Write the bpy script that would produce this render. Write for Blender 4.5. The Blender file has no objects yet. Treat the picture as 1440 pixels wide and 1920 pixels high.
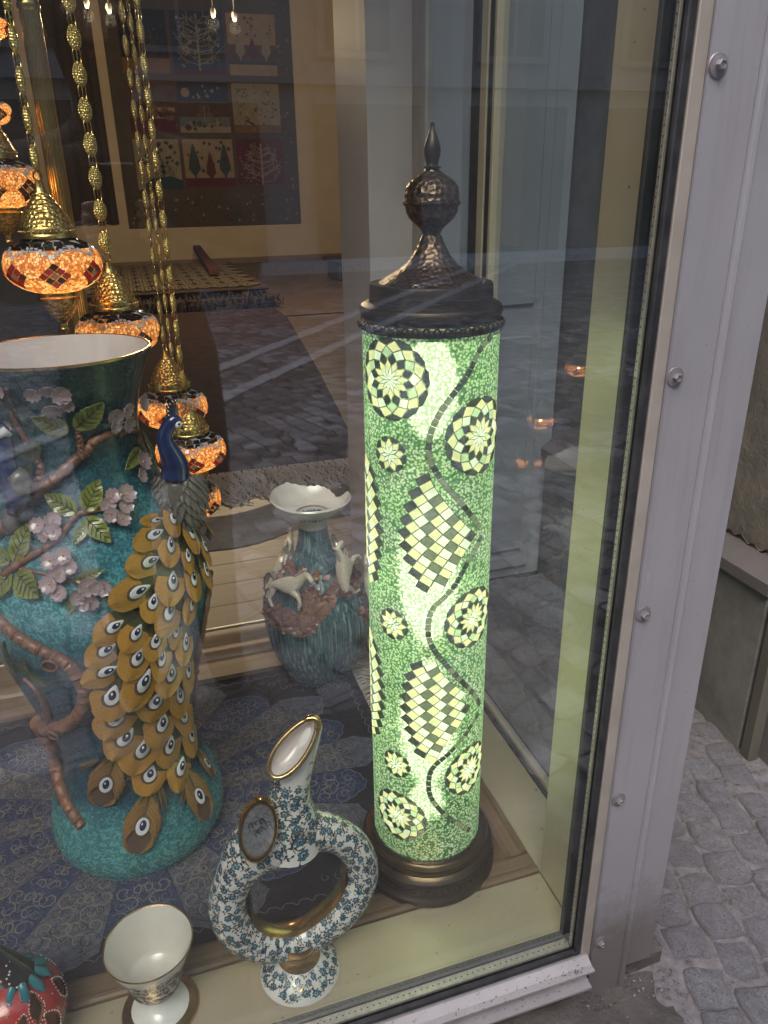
import bpy, math, random
import numpy as np
from mathutils import Vector, Matrix, Quaternion
random.seed(7)
rng = np.random.default_rng(7)
PI = math.pi
S = bpy.context.scene
COL = S.collection

# ------------------------------------------------------------------ camera
F_PX, CX, CY = 1430.0, 720.0, 960.0
_d = np.array([55.0, 3340.0, F_PX]); _d /= np.linalg.norm(_d)
_y = np.array([-505.0, -617.0, F_PX]); _y -= _d*(_y@_d); _y /= np.linalg.norm(_y)
_z = -_d
_x = np.cross(_y, _z)
CM = np.stack([_x, _y, _z])            # camera (right, down, forward) -> world
EYE = np.array([0.0, 0.0, 1.37])
def ray(px, py):
    return CM@np.array([(px-CX)/F_PX, (py-CY)/F_PX, 1.0])
def at(px, py, X=None, Y=None, Z=None):
    """point of the real plane X=, Y= or Z= that the photograph shows at a pixel"""
    d = ray(px, py)
    t = X/d[0] if X is not None else (Y/d[1] if Y is not None else (Z-EYE[2])/d[2])
    return EYE+t*d
def proj(p):
    c = CM.T@(np.array(p)-EYE)
    return np.array([CX+F_PX*c[0]/c[2], CY+F_PX*c[1]/c[2], c[2]])
cam_data = bpy.data.cameras.new('camera')
cam = bpy.data.objects.new('camera', cam_data); COL.objects.link(cam)
R3 = np.column_stack([CM[:, 0], -CM[:, 1], -CM[:, 2]])
M4 = Matrix([[*R3[0], EYE[0]], [*R3[1], EYE[1]], [*R3[2], EYE[2]], [0, 0, 0, 1]])
cam.matrix_world = M4
cam_data.sensor_fit = 'VERTICAL'; cam_data.sensor_height = 36.0; cam_data.sensor_width = 27.0
cam_data.lens = 36.0*F_PX/1920.0
cam_data.clip_start = 0.02; cam_data.clip_end = 400
S.camera = cam

# ------------------------------------------------------------------ world, sun, exposure
SUN_EL, SUN_AZ = math.radians(52), math.radians(205)
world = bpy.data.worlds.new('World'); S.world = world; world.use_nodes = True
wn = world.node_tree; wn.nodes.clear()
sky = wn.nodes.new('ShaderNodeTexSky'); sky.sky_type = 'NISHITA'; sky.sun_disc = False
sky.sun_elevation = SUN_EL; sky.sun_rotation = SUN_AZ; sky.dust_density = 4.0; sky.air_density = 1.3
bg = wn.nodes.new('ShaderNodeBackground'); bg.inputs[1].default_value = 0.15
wo = wn.nodes.new('ShaderNodeOutputWorld')
wn.links.new(sky.outputs[0], bg.inputs[0]); wn.links.new(bg.outputs[0], wo.inputs[0])
sd = bpy.data.lights.new('sun', 'SUN'); sd.energy = 1.2; sd.angle = math.radians(35); sd.color = (1.0, 0.94, 0.88)
sun = bpy.data.objects.new('sun', sd); COL.objects.link(sun)
sun_dir = Vector((math.sin(SUN_AZ)*math.cos(SUN_EL), math.cos(SUN_AZ)*math.cos(SUN_EL), math.sin(SUN_EL)))
sun.rotation_euler = sun_dir.to_track_quat('Z', 'Y').to_euler(); sun.location = (-4, -6, 9)
S.view_settings.view_transform = 'Standard'; S.view_settings.look = 'None'
S.view_settings.gamma = 1.0; S.view_settings.use_curve_mapping = False
S.view_settings.exposure = 0.86
S.cycles.max_bounces = 9; S.cycles.transparent_max_bounces = 24
S.cycles.diffuse_bounces = 4; S.cycles.glossy_bounces = 4
S.cycles.sample_clamp_indirect = 6.0

# ------------------------------------------------------------------ materials
MATS = {}
class G:
    def __init__(s, name):
        s.m = bpy.data.materials.new(name); s.m.use_nodes = True
        s.t = s.m.node_tree; s.t.nodes.clear()
        s.out = s.n('OutputMaterial')
        s.tc = s.n('TexCoord')
    def n(s, kind, **kw):
        nd = s.t.nodes.new('ShaderNode'+kind)
        for k, v in kw.items(): setattr(nd, k, v)
        return nd
    def l(s, a, b): s.t.links.new(a, b)
    def coord(s, scale=(1, 1, 1), rot=(0, 0, 0), which='Object'):
        mp = s.n('Mapping'); mp.inputs['Scale'].default_value = scale; mp.inputs['Rotation'].default_value = rot
        s.l(s.tc.outputs[which], mp.inputs[0]); return mp.outputs[0]
    def noise(s, vec, scale, detail=4, rough=.55, dist=0.0):
        nd = s.n('TexNoise'); nd.inputs['Scale'].default_value = scale; nd.inputs['Detail'].default_value = detail
        nd.inputs['Roughness'].default_value = rough; nd.inputs['Distortion'].default_value = dist
        s.l(vec, nd.inputs['Vector']); return nd.outputs['Fac']
    def vor(s, vec, scale, feature='F1', out='Distance', rnd=1.0):
        nd = s.n('TexVoronoi', feature=feature); nd.inputs['Scale'].default_value = scale
        nd.inputs['Randomness'].default_value = rnd
        s.l(vec, nd.inputs['Vector']); return nd.outputs[out]
    def ramp(s, fac, stops, interp='LINEAR'):
        nd = s.n('ValToRGB'); cr = nd.color_ramp; cr.interpolation = interp
        while len(cr.elements) < len(stops): cr.elements.new(0.5)
        for e, (p, c) in zip(cr.elements, stops):
            e.position = p; e.color = (*c, 1) if len(c) == 3 else c
        s.l(fac, nd.inputs[0]); return nd.outputs[0]
    def mix(s, fac, a, b, mode='MIX'):
        nd = s.n('Mix', data_type='RGBA', blend_type=mode)
        if hasattr(fac, 'links'): s.l(fac, nd.inputs[0])
        else: nd.inputs[0].default_value = fac
        for i, v in ((6, a), (7, b)):
            if hasattr(v, 'links'): s.l(v, nd.inputs[i])
            else: nd.inputs[i].default_value = (*v, 1)
        return nd.outputs[2]
    def math(s, op, a, b=0.0, c=None):
        nd = s.n('Math', operation=op)
        for i, v in enumerate((a, b) if c is None else (a, b, c)):
            if hasattr(v, 'links'): s.l(v, nd.inputs[i])
            else: nd.inputs[i].default_value = v
        return nd.outputs[0]
    def bump(s, h, strength=.5, dist=.002, normal=None):
        nd = s.n('Bump'); nd.inputs['Strength'].default_value = strength; nd.inputs['Distance'].default_value = dist
        s.l(h, nd.inputs['Height'])
        if normal is not None: s.l(normal, nd.inputs['Normal'])
        return nd.outputs[0]
    def bsdf(s, col, rough=.5, metal=0.0, normal=None, coat=0.0, spec=.5, sheen=0.0, emit=None, estr=0.0):
        nd = s.n('BsdfPrincipled')
        for key, v in (('Base Color', col), ('Roughness', rough), ('Metallic', metal)):
            if hasattr(v, 'links'): s.l(v, nd.inputs[key])
            elif isinstance(v, tuple): nd.inputs[key].default_value = (*v, 1)
            else: nd.inputs[key].default_value = v
        nd.inputs['Coat Weight'].default_value = coat; nd.inputs['Coat Roughness'].default_value = .06
        nd.inputs['Specular IOR Level'].default_value = spec
        nd.inputs['Sheen Weight'].default_value = sheen
        if normal is not None: s.l(normal, nd.inputs['Normal'])
        if emit is not None:
            if hasattr(emit, 'links'): s.l(emit, nd.inputs['Emission Color'])
            else: nd.inputs['Emission Color'].default_value = (*emit, 1)
            nd.inputs['Emission Strength'].default_value = estr
        return nd.outputs[0]
    def done(s, shader):
        s.l(shader, s.out.inputs[0]); MATS[s.m.name] = s.m; return s.m

def simple(name, col, rough=.5, metal=0.0, col2=None, nscale=8, amt=1.0, bscale=None, bstr=.3, bdist=.001, coat=0.0, spec=.5, stretch=(1, 1, 1), sheen=0, lo=.35, hi=.65):
    g = G(name); v = g.coord(stretch)
    c = col
    if col2 is not None:
        c = g.mix(g.ramp(g.noise(v, nscale), [(lo, (0, 0, 0)), (hi, (1, 1, 1))]), col, col2)
    nm = None
    if bscale: nm = g.bump(g.noise(v, bscale, 5), bstr, bdist)
    return g.done(g.bsdf(c, rough, metal, nm, coat, spec, sheen))

def frame_paint():
    g = G('frame_paint'); v = g.coord(); vs = g.coord((9, 9, .7))
    c = g.mix(g.ramp(g.noise(v, 3, 5, .6), [(.25, (0,)*3), (.75, (1,)*3)]), (.322, .320, .358), (.262, .260, .288))
    c = g.mix(g.ramp(g.noise(vs, 5, 6, .7), [(.5, (0,)*3), (.75, (.45,)*3)]), c, (.20, .185, .19))
    c = g.mix(g.ramp(g.noise(v, 130, 3, .6), [(.71, (0,)*3), (.76, (.7,)*3)]), c, (.10, .085, .08))
    c = g.mix(g.ramp(g.noise(g.coord((1, 1, .12)), 55, 4, .7, .6), [(.70, (0,)*3), (.74, (.35,)*3)]), c, (.45, .43, .46))
    # road dirt splashed up the lowest part
    sep = g.n('SeparateXYZ'); g.l(v, sep.inputs[0]); hz = g.math('MULTIPLY_ADD', g.noise(v, 22, 6, .7), -.26, sep.outputs[2])
    c = g.mix(g.ramp(hz, [(-.0, (.8,)*3), (.12, (0,)*3)]), c, (.15, .13, .125))
    r = g.ramp(g.noise(v, 9, 4), [(.3, (.36,)*3), (.7, (.58,)*3)])
    return g.done(g.bsdf(c, r, .2, g.bump(g.noise(v, 900, 3), .08, .0004)))
frame_paint()
simple('frame_metal_dark', (.30, .29, .32), .42, .35, (.24, .23, .25), 5, bscale=600, bstr=.1, bdist=.0004)
def inner_metal():
    g = G('inner_metal'); v = g.coord((1, 1, 1)); vs = g.coord((1, 1, 60))
    c = g.mix(g.ramp(g.noise(v, 5, 3), [(.3, (0, 0, 0)), (.7, (1, 1, 1))]), (.50, .435, .31), (.56, .49, .36))
    c = g.mix(g.ramp(g.noise(g.coord((1, 1, 1)), 95, 3, .6), [(.70, (0, 0, 0)), (.74, (.9, .9, .9))]), c, (.12, .10, .08))
    r = g.ramp(g.noise(v, 12, 4), [(.3, (.3,)*3), (.7, (.46,)*3)])
    return g.done(g.bsdf(c, r, .3, g.bump(g.noise(vs, 2, 3), .05, .001)))
inner_metal()
simple('lip_metal', (.40, .36, .33), .5, .3, (.33, .30, .27), 12)
simple('spacer_metal', (.55, .52, .42), .35, .7, (.42, .40, .34), 150, bscale=500, bstr=.4)
simple('rubber', (.012, .013, .016), .5, 0, (.03, .03, .035), 40, bscale=200, bstr=.3)
simple('bolt_metal', (.30, .285, .305), .42, .6, (.25, .23, .24), 90)
simple('silicone', (.06, .06, .065), .6)
def dirty_ledge():
    g = G('ledge_metal'); v = g.coord()
    c = g.mix(g.ramp(g.noise(v, 6, 3), [(.3, (0, 0, 0)), (.7, (1, 1, 1))]), (.33, .31, .33), (.23, .215, .225))
    n2 = g.noise(v, 140, 8, .75)
    c = g.mix(g.ramp(n2, [(.58, (0, 0, 0)), (.66, (1, 1, 1))]), c, (.10, .075, .05))
    return g.done(g.bsdf(c, .5, .25, g.bump(n2, .5, .0015)))
dirty_ledge()
def glass(name, fac, tint, haze=0.0):
    g = G(name)
    lw = g.n('LayerWeight'); lw.inputs['Blend'].default_value = .5
    p = g.math('POWER', lw.outputs['Facing'], 4.0)
    f = g.math('MULTIPLY_ADD', p, .85, fac)
    tr = g.n('BsdfTransparent'); tr.inputs[0].default_value = (*tint, 1)
    gl = g.n('BsdfGlossy'); gl.inputs['Roughness'].default_value = .0
    gl.inputs['Color'].default_value = (.92, .95, 1, 1)
    mx = g.n('MixShader'); g.l(f, mx.inputs[0]); g.l(tr.outputs[0], mx.inputs[1]); g.l(gl.outputs[0], mx.inputs[2])
    # a film of dust and wiped smears on the pane
    v = g.coord((1, 1, .35)); df = g.n('BsdfDiffuse'); df.inputs[0].default_value = (.6, .58, .58, 1)
    dn = g.math('ADD', g.math('MULTIPLY', g.ramp(g.noise(v, 3.5, 6, .65, 1.5), [(.42, (0, 0, 0)), (.8, (1, 1, 1))]), haze*1.6), haze)
    sp = g.ramp(g.noise(g.coord(), 210, 2, .5), [(.76, (0, 0, 0)), (.80, (1, 1, 1))])
    dn = g.math('ADD', dn, g.math('MULTIPLY', sp, .10))
    m2 = g.n('MixShader'); g.l(dn, m2.inputs[0]); g.l(mx.outputs[0], m2.inputs[1]); g.l(df.outputs[0], m2.inputs[2])
    return g.done(m2.outputs[0])
glass('window_glass', .086, (.94, .965, .96), .004)
glass('side_glass', .12, (.80, .86, .88), .012)

def wood(name, c1, c2, c3, axis='X', scale=1.0, rough=.42):
    g = G(name)
    st = {'X': (.6, 9, 9), 'Y': (9, .6, 9), 'Z': (9, 9, .6)}[axis]
    v = g.coord(tuple(a*scale for a in st))
    n1 = g.noise(v, 3, 8, .65, .6)
    v2 = g.coord(tuple(a*scale*(.5 if a < 1 else 5) for a in st)); n2 = g.noise(v2, 5, 4, .6)
    c = g.ramp(n1, [(.3, c1), (.5, c2), (.72, c3)])
    c = g.mix(g.ramp(n2, [(.35, (.0,)*3), (.7, (.5,)*3)]), c, c1)
    return g.done(g.bsdf(c, rough, 0, g.bump(n2, .12, .001)))
wood('oak', (.13, .085, .052), (.22, .15, .095), (.29, .21, .14), 'X')
wood('oak_side', (.15, .10, .062), (.24, .165, .105), (.31, .225, .15), 'Y')
wood('floor_wood', (.062, .038, .026), (.105, .068, .046), (.15, .10, .068), 'X', .8)
def plaster(name, c1, c2, bs=35, bst=.3):
    g = G(name); v = g.coord()
    n = g.noise(v, 9 if bst > .5 else 2.2, 8, .65); c = g.mix(g.ramp(n, [(.35, (0,)*3), (.65, (1,)*3)]), c1, c2)
    n2 = g.noise(v, bs, 8, .7)
    c = g.mix(g.ramp(n2, [(.62, (0,)*3), (.74, (.6,)*3)]), c, tuple(x*.5 for x in c1))
    nv = g.coord((1, 1, .5)); n3 = g.noise(nv, 7, 5, .6)
    nm = g.bump(g.math('ADD', g.math('MULTIPLY', n2, .6 if bst > .8 else .35), n3), min(1, bst), .014 if bst > .8 else .006)
    return g.done(g.bsdf(c, .85, 0, nm))
plaster('street_plaster', (.24, .215, .185), (.155, .14, .125), 24, .9)
plaster('street_plaster_low', (.22, .21, .20), (.14, .134, .13), 30, .6)
plaster('kerb_plaster', (.16, .145, .15), (.11, .10, .105), 60, .4)
plaster('post_plaster', (.12, .112, .095), (.09, .085, .075), 60, .4)
plaster('concrete', (.125, .11, .105), (.07, .062, .058), 60, 1.0)
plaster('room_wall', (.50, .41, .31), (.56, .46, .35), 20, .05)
plaster('facade_plaster', (.34, .32, .31), (.40, .38, .37), 6, .1)
def stone(name, c1, c2, bst=1.0):
    g = G(name); v = g.coord(); oi = g.n('ObjectInfo')
    add = g.n('VectorMath', operation='ADD'); g.l(v, add.inputs[0])
    cmb = g.n('CombineXYZ'); g.l(g.math('MULTIPLY', oi.outputs['Random'], 37.0), cmb.inputs[0]); g.l(cmb.outputs[0], add.inputs[1])
    vv = add.outputs[0]
    n = g.noise(vv, 3.5, 8, .7); n2 = g.noise(vv, 17, 8, .8)
    c = g.mix(g.ramp(n, [(.38, (0,)*3), (.62, (1,)*3)]), c1, c2)
    c = g.mix(g.ramp(n2, [(.50, (0,)*3), (.60, (.8,)*3)]), c, tuple(x*.35 for x in c1))
    c = g.mix(g.ramp(n2, [(.34, (.6,)*3), (.42, (0,)*3)]), c, tuple(min(1, x*1.5) for x in c1))
    c = g.mix(g.math('MULTIPLY', oi.outputs['Random'], .35), c, (.17, .15, .165))
    h = g.math('ADD', g.math('MULTIPLY', n, 1.0), g.math('MULTIPLY', n2, .8))
    return g.done(g.bsdf(c, .75, 0, g.bump(h, bst, .012)))
stone('cobble_stone', (.34, .33, .365), (.22, .215, .24))
stone('light_stone', (.80, .78, .80), (.66, .64, .66), .5)
def mortar():
    g = G('mortar'); v = g.coord()
    n = g.noise(v, 40, 8, .75); n2 = g.noise(v, 300, 4, .8)
    c = g.ramp(n, [(.34, (.06, .045, .038)), (.48, (.19, .175, .185)), (.7, (.28, .26, .28))])
    return g.done(g.bsdf(c, .9, 0, g.bump(g.math('ADD', n, n2), .9, .004)))
mortar()
def far_paving():
    g = G('far_paving'); v = g.coord((1, 1, 1), (0, 0, .35))
    e = g.vor(v, 8.5, 'DISTANCE_TO_EDGE', 'Distance', .35); cc = g.vor(v, 8.5, 'F1', 'Color', .35)
    bw = g.n('RGBToBW'); g.l(cc, bw.inputs[0])
    c = g.ramp(bw.outputs[0], [(.2, (.15, .14, .155)), (.8, (.50, .48, .52))])
    n = g.noise(g.coord(), 1.2, 4)
    c = g.mix(g.ramp(n, [(.4, (0,)*3), (.6, (.7,)*3)]), c, (.12, .115, .125))
    c = g.mix(g.ramp(e, [(.02, (1,)*3), (.07, (0,)*3)]), c, (.05, .045, .045))
    return g.done(g.bsdf(c, .75, 0, g.bump(g.ramp(e, [(0, (0,)*3), (.12, (1,)*3)]), .6, .01)))
far_paving()

def hammered(name, c1, c2, scale, rough=.35, dimple=1.0):
    g = G(name); v = g.coord()
    d = g.vor(v, scale, 'F1', 'Distance', .55)
    n = g.noise(v, 14, 4)
    c = g.mix(g.ramp(n, [(.35, (0,)*3), (.65, (1,)*3)]), c1, c2)
    c = g.mix(g.ramp(d, [(.35, (0,)*3), (.75, (.7,)*3)]), c, tuple(x*2.2 for x in c2))
    return g.done(g.bsdf(c, rough, .85, g.bump(d, dimple, .0025)))
hammered('bronze_hammered', (.075, .050, .034), (.12, .078, .050), 125, .36, .9)
simple('bronze', (.062, .047, .037), .42, .75, (.08, .062, .046), 20, bscale=120, bstr=.15)
simple('bronze_warm', (.16, .11, .06), .30, .85, (.09, .065, .04), 14, bscale=60, bstr=.12)
hammered('brass_chain', (.62, .46, .16), (.50, .36, .12), 260, .28)
hammered('brass_filigree', (.60, .40, .13), (.40, .26, .08), 150, .25, 1.0)
simple('brass', (.66, .48, .18), .25, .95, (.50, .34, .11), 30, bscale=90, bstr=.15)
simple('gold', (.80, .55, .20), .14, 1.0, (.55, .36, .12), 40)
simple('gold_rim', (.42, .28, .14), .22, .9, (.60, .42, .20), 30)
def porcelain(name, col, col2, coat=.6):
    g = G(name); v = g.coord()
    c = g.mix(g.ramp(g.noise(v, 9, 4), [(.35, (0,)*3), (.7, (1,)*3)]), col, col2)
    return g.done(g.bsdf(c, .22, 0, g.bump(g.noise(v, 18, 3), .05, .003), coat))
porcelain('porcelain', (.80, .78, .75), (.74, .72, .69))
porcelain('porcelain_cream', (.70, .67, .62), (.60, .56, .50))
porcelain('vase_inside', (.66, .60, .58), (.58, .52, .50))
def teal_glaze():
    g = G('teal_glaze'); v = g.coord(); sep = g.n('SeparateXYZ'); g.l(v, sep.inputs[0])
    # glaze bands up the body: turquoise foot, navy waist, turquoise belly, dark green neck
    nz = g.math('MULTIPLY_ADD', g.noise(v, 5, 3), .22, -.11)
    sx = g.math('MULTIPLY', sep.outputs[0], .55)
    h = g.math('ADD', g.math('ADD', sep.outputs[2], nz), g.math('MULTIPLY', sx, -.12))
    base = g.ramp(h, [(.0, (.060, .22, .225)), (.09, (.045, .185, .20)), (.17, (.008, .050, .08)), (.40, (.005, .030, .058)),
                      (.50, (.009, .055, .085)), (.58, (.036, .165, .205)), (.66, (.07, .26, .30)), (.74, (.026, .13, .165)), (.81, (.008, .05, .068)), (.97, (.009, .040, .040))])
    e = g.vor(v, 150, 'SMOOTH_F1', 'Distance'); n = g.noise(v, 120, 4, .7, 1.2)
    k = g.ramp(n, [(.47, (0,)*3), (.57, (1,)*3)])
    lite = g.mix(.5, base, (.22, .62, .66), 'ADD') 
    lt = g.mix(1.0, base, (3.4, 2.5, 2.3), 'MULTIPLY')
    c = g.mix(g.math('MULTIPLY', k, .75), base, lt)
    return g.done(g.bsdf(c, .24, 0, g.bump(n, .55, .0025), .35))
teal_glaze()
def ribbed_glaze():
    g = G('ribbed_glaze'); v = g.coord((34, 34, 1.3))
    n = g.noise(v, 4.5, 3, .6); n2 = g.noise(g.coord(), 7, 3)
    c = g.ramp(n, [(.38, (.012, .05, .065)), (.52, (.035, .115, .125)), (.66, (.22, .34, .32))])
    c = g.mix(g.ramp(n2, [(.4, (0,)*3), (.65, (.6,)*3)]), c, (.01, .045, .085))
    return g.done(g.bsdf(c, .25, 0, g.bump(n, .5, .003), .3))
ribbed_glaze()
simple('bark_glaze', (.27, .125, .075), .38, 0, (.16, .075, .05), 26, bscale=70, bstr=.5, bdist=.003, coat=.15)
simple('bark_knot', (.035, .02, .016), .5)
simple('bark_groove', (.05, .03, .022), .6)
simple('leaf_glaze', (.27, .29, .05), .18, 0, (.14, .18, .035), 45, bscale=80, bstr=.3, coat=.7)
simple('leaf_glaze_dark', (.10, .13, .04), .2, 0, (.05, .09, .035), 45, bscale=80, bstr=.3, coat=.6)
simple('leaf_vein', (.045, .05, .015), .4)
simple('petal_glaze', (.44, .33, .33), .22, 0, (.33, .23, .25), 60, coat=.5)
simple('feather_orange', (.52, .285, .055), .25, 0, (.42, .19, .03), 30, bscale=60, bstr=.25, coat=.5, stretch=(1, 1, 1))
simple('feather_green', (.10, .095, .03), .28, 0, (.055, .065, .03), 40, coat=.4, bscale=60, bstr=.3)
simple('feather_brown', (.11, .07, .045), .3, coat=.3)
simple('feather_white', (.72, .72, .74), .18, coat=.6)
simple('feather_navy', (.012, .016, .07), .12, coat=.8)
simple('covert_grey', (.17, .155, .13), .25, 0, (.10, .09, .08), 60, coat=.4, bscale=90, bstr=.4)
simple('peacock_blue', (.010, .030, .13), .15, 0, (.006, .014, .06), 20, coat=.9)
simple('plume_ochre', (.22, .12, .03), .3, coat=.4)
simple('plume_orange', (.42, .22, .05), .28, 0, (.16, .085, .03), 70, coat=.4, bscale=110, bstr=.7, bdist=.003)
simple('horse_glaze', (.66, .60, .50), .16, 0, (.56, .49, .39), 20, coat=.8)
simple('mane_brown', (.09, .06, .04), .3, coat=.3)
simple('foliage_rust', (.17, .06, .035), .3, 0, (.27, .13, .085), 90, coat=.4, bscale=120, bstr=.8, bdist=.003)
simple('paint_blue', (.035, .16, .24), .25, 0, (.05, .24, .34), 300, coat=.5)
simple('paint_dark', (.015, .02, .03), .3, coat=.4)
simple('medallion_paint', (.20, .20, .22), .3, .3, (.12, .12, .14), 200, coat=.5)
simple('paint_gold', (.55, .42, .18), .25, .8)
simple('paint_purple', (.06, .03, .08), .3, coat=.4)
simple('paint_white', (.78, .78, .76), .25, coat=.4)
simple('paint_black', (.012, .012, .014), .25, coat=.6)
simple('ornament_red', (.50, .045, .035), .2, 0, (.40, .035, .03), 20, coat=.8)
simple('ornament_teal', (.03, .18, .22), .25, coat=.5)
simple('ornament_green', (.08, .12, .05), .25, coat=.5)
simple('ornament_gold_inside', (.35, .16, .06), .4)  # brownish gold for the inside of the pierced shell
simple('grout_green', (.008, .07, .04), .5)
simple('coat', (.018, .017, .022), .85, 0, (.03, .028, .035), 30)
simple('skin', (.50, .32, .24), .55)
simple('hair', (.04, .028, .02), .6)
simple('cable', (.04, .035, .03), .5)

# --- fabrics
def fabric(name, c1, c2, nscale=14, weave=900, lo=.35, hi=.65):
    g = G(name); v = g.coord()
    c = g.mix(g.ramp(g.noise(v, nscale, 6, .65), [(lo, (0,)*3), (hi, (1,)*3)]), c1, c2)
    w = g.n('TexWave'); w.inputs['Scale'].default_value = weave; w.inputs['Distortion'].default_value = 2
    g.l(v, w.inputs[0])
    return g.done(g.bsdf(c, .92, 0, g.bump(w.outputs['Fac'], .25, .001), 0, .1, .0))
fabric('rug_dark', (.022, .018, .022), (.035, .028, .032))
def swirl_cloth(name, bgc, bg2, line1, line2):
    g = G(name); v = g.coord()
    n0 = g.noise(v, 9, 2); c = g.mix(g.ramp(g.noise(v, 60, 4), [(.35, (0,)*3), (.65, (1,)*3)]), bgc, bg2)
    # print: closed curls drawn as contour lines of a warped field
    n = g.noise(v, 26, 1.5, .5, 2.8)
    band = g.math('ABSOLUTE', g.math('SUBTRACT', g.math('FRACT', g.math('MULTIPLY', n, 9.0)), .5))
    l = g.ramp(band, [(.05, (1,)*3), (.13, (0,)*3)])
    c = g.mix(l, c, line1)
    nb = g.noise(v, 34, 1.0, .5, 3.2)
    b2 = g.math('ABSOLUTE', g.math('SUBTRACT', g.math('FRACT', g.math('MULTIPLY', nb, 5.0)), .5))
    c = g.mix(g.math('MULTIPLY', g.ramp(b2, [(.03, (1,)*3), (.08, (0,)*3)]), .8), c, line2)
    return g.done(g.bsdf(c, .8, 0, g.bump(n, .2, .001), 0, .2, .0))
swirl_cloth('rug_blue', (.032, .050, .125), (.018, .030, .085), (.11, .105, .12), (.008, .009, .018))
swirl_cloth('rug_grey', (.070, .075, .115), (.125, .13, .175), (.025, .025, .045), (.17, .145, .11))
swirl_cloth('rug_navy', (.022, .020, .027), (.030, .027, .034), (.035, .034, .045), (.015, .013, .018))
simple('rug_line', (.12, .12, .155), .85)
simple('rug_scroll', (.20, .17, .115), .8)
simple('rug_scroll_dark', (.02, .02, .03), .85)
simple('tassel', (.52, .50, .47), .9)
fabric('floor_rug', (.022, .014, .014), (.045, .022, .022), 8)
fabric('grey_cloth', (.13, .115, .115), (.22, .20, .20), 6)
fabric('pile_rug', (.075, .055, .042), (.10, .075, .055), 10)
fabric('pile_dark', (.04, .028, .022), (.065, .048, .037), 30)
simple('fringe_grey', (.42, .38, .36), .9)
fabric('kilim_ground', (.085, .066, .042), (.065, .053, .036), 4)
for nm, c in (('pile_cream', (.17, .135, .10)), ('kilim_cream', (.30, .22, .135)), ('kilim_navy', (.03, .035, .075)), ('kilim_black', (.022, .018, .018)), ('kilim_red', (.10, .016, .016)),
              ('kilim_ochre', (.19, .10, .03)), ('kilim_brown', (.10, .055, .035)), ('kilim_sky', (.14, .15, .17)), ('kilim_green', (.035, .055, .042)), ('kilim_pale', (.28, .24, .18)), ('kilim_teal', (.02, .05, .055))):
    fabric(nm, c, tuple(x*.75 for x in c), 9, 60)
simple('red_bar', (.07, .016, .016), .8)
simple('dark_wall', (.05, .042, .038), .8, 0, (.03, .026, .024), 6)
simple('window_dark', (.03, .035, .045), .1, 0, coat=.5)
simple('facade_trim', (.34, .32, .32), .7)
simple('door_grey', (.44, .48, .53), .4, .1, (.38, .42, .47), 4)
simple('rear_paint', (.50, .455, .45), .5, .1, (.44, .40, .40), 5)

# --- lit glass
def lit_glass(name, col, thin=.0, emit=0.0, gloss=.08, tvar=.25, through=0.0):
    """coloured glass lit by the bulb behind it: translucent, with a little of its own glow"""
    g = G(name); v = g.coord(); oi = g.n('ObjectInfo')
    n = g.noise(v, 40, 2)
    c = g.mix(g.math('MULTIPLY', n, tvar), col, tuple(x*.45 for x in col))
    tl = g.n('BsdfTranslucent'); g.l(c, tl.inputs[0])
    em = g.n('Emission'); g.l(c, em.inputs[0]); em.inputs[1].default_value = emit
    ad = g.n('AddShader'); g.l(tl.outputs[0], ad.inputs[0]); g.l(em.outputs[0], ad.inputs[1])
    gl = g.n('BsdfGlossy'); gl.inputs['Roughness'].default_value = .12
    mx = g.n('MixShader'); mx.inputs[0].default_value = gloss
    g.l(ad.outputs[0], mx.inputs[1]); g.l(gl.outputs[0], mx.inputs[2])
    df = g.n('BsdfDiffuse'); g.l(c, df.inputs[0])
    m2 = g.n('MixShader'); m2.inputs[0].default_value = .2
    g.l(mx.outputs[0], m2.inputs[1]); g.l(df.outputs[0], m2.inputs[2])
    if through:
        tp = g.n('BsdfRefraction'); tp.inputs['Roughness'].default_value = .62; tp.inputs['IOR'].default_value = 1.12; m3 = g.n('MixShader'); m3.inputs[0].default_value = through; g.l(m2.outputs[0], m3.inputs[1]); g.l(tp.outputs[0], m3.inputs[2])
        return g.done(m3.outputs[0])
    return g.done(m2.outputs[0])
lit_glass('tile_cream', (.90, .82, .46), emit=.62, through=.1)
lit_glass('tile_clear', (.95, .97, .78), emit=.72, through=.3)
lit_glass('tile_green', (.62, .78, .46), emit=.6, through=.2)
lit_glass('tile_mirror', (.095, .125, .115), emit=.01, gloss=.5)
lit_glass('tile_smoke', (.34, .36, .24), emit=.30, gloss=.3)
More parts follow.
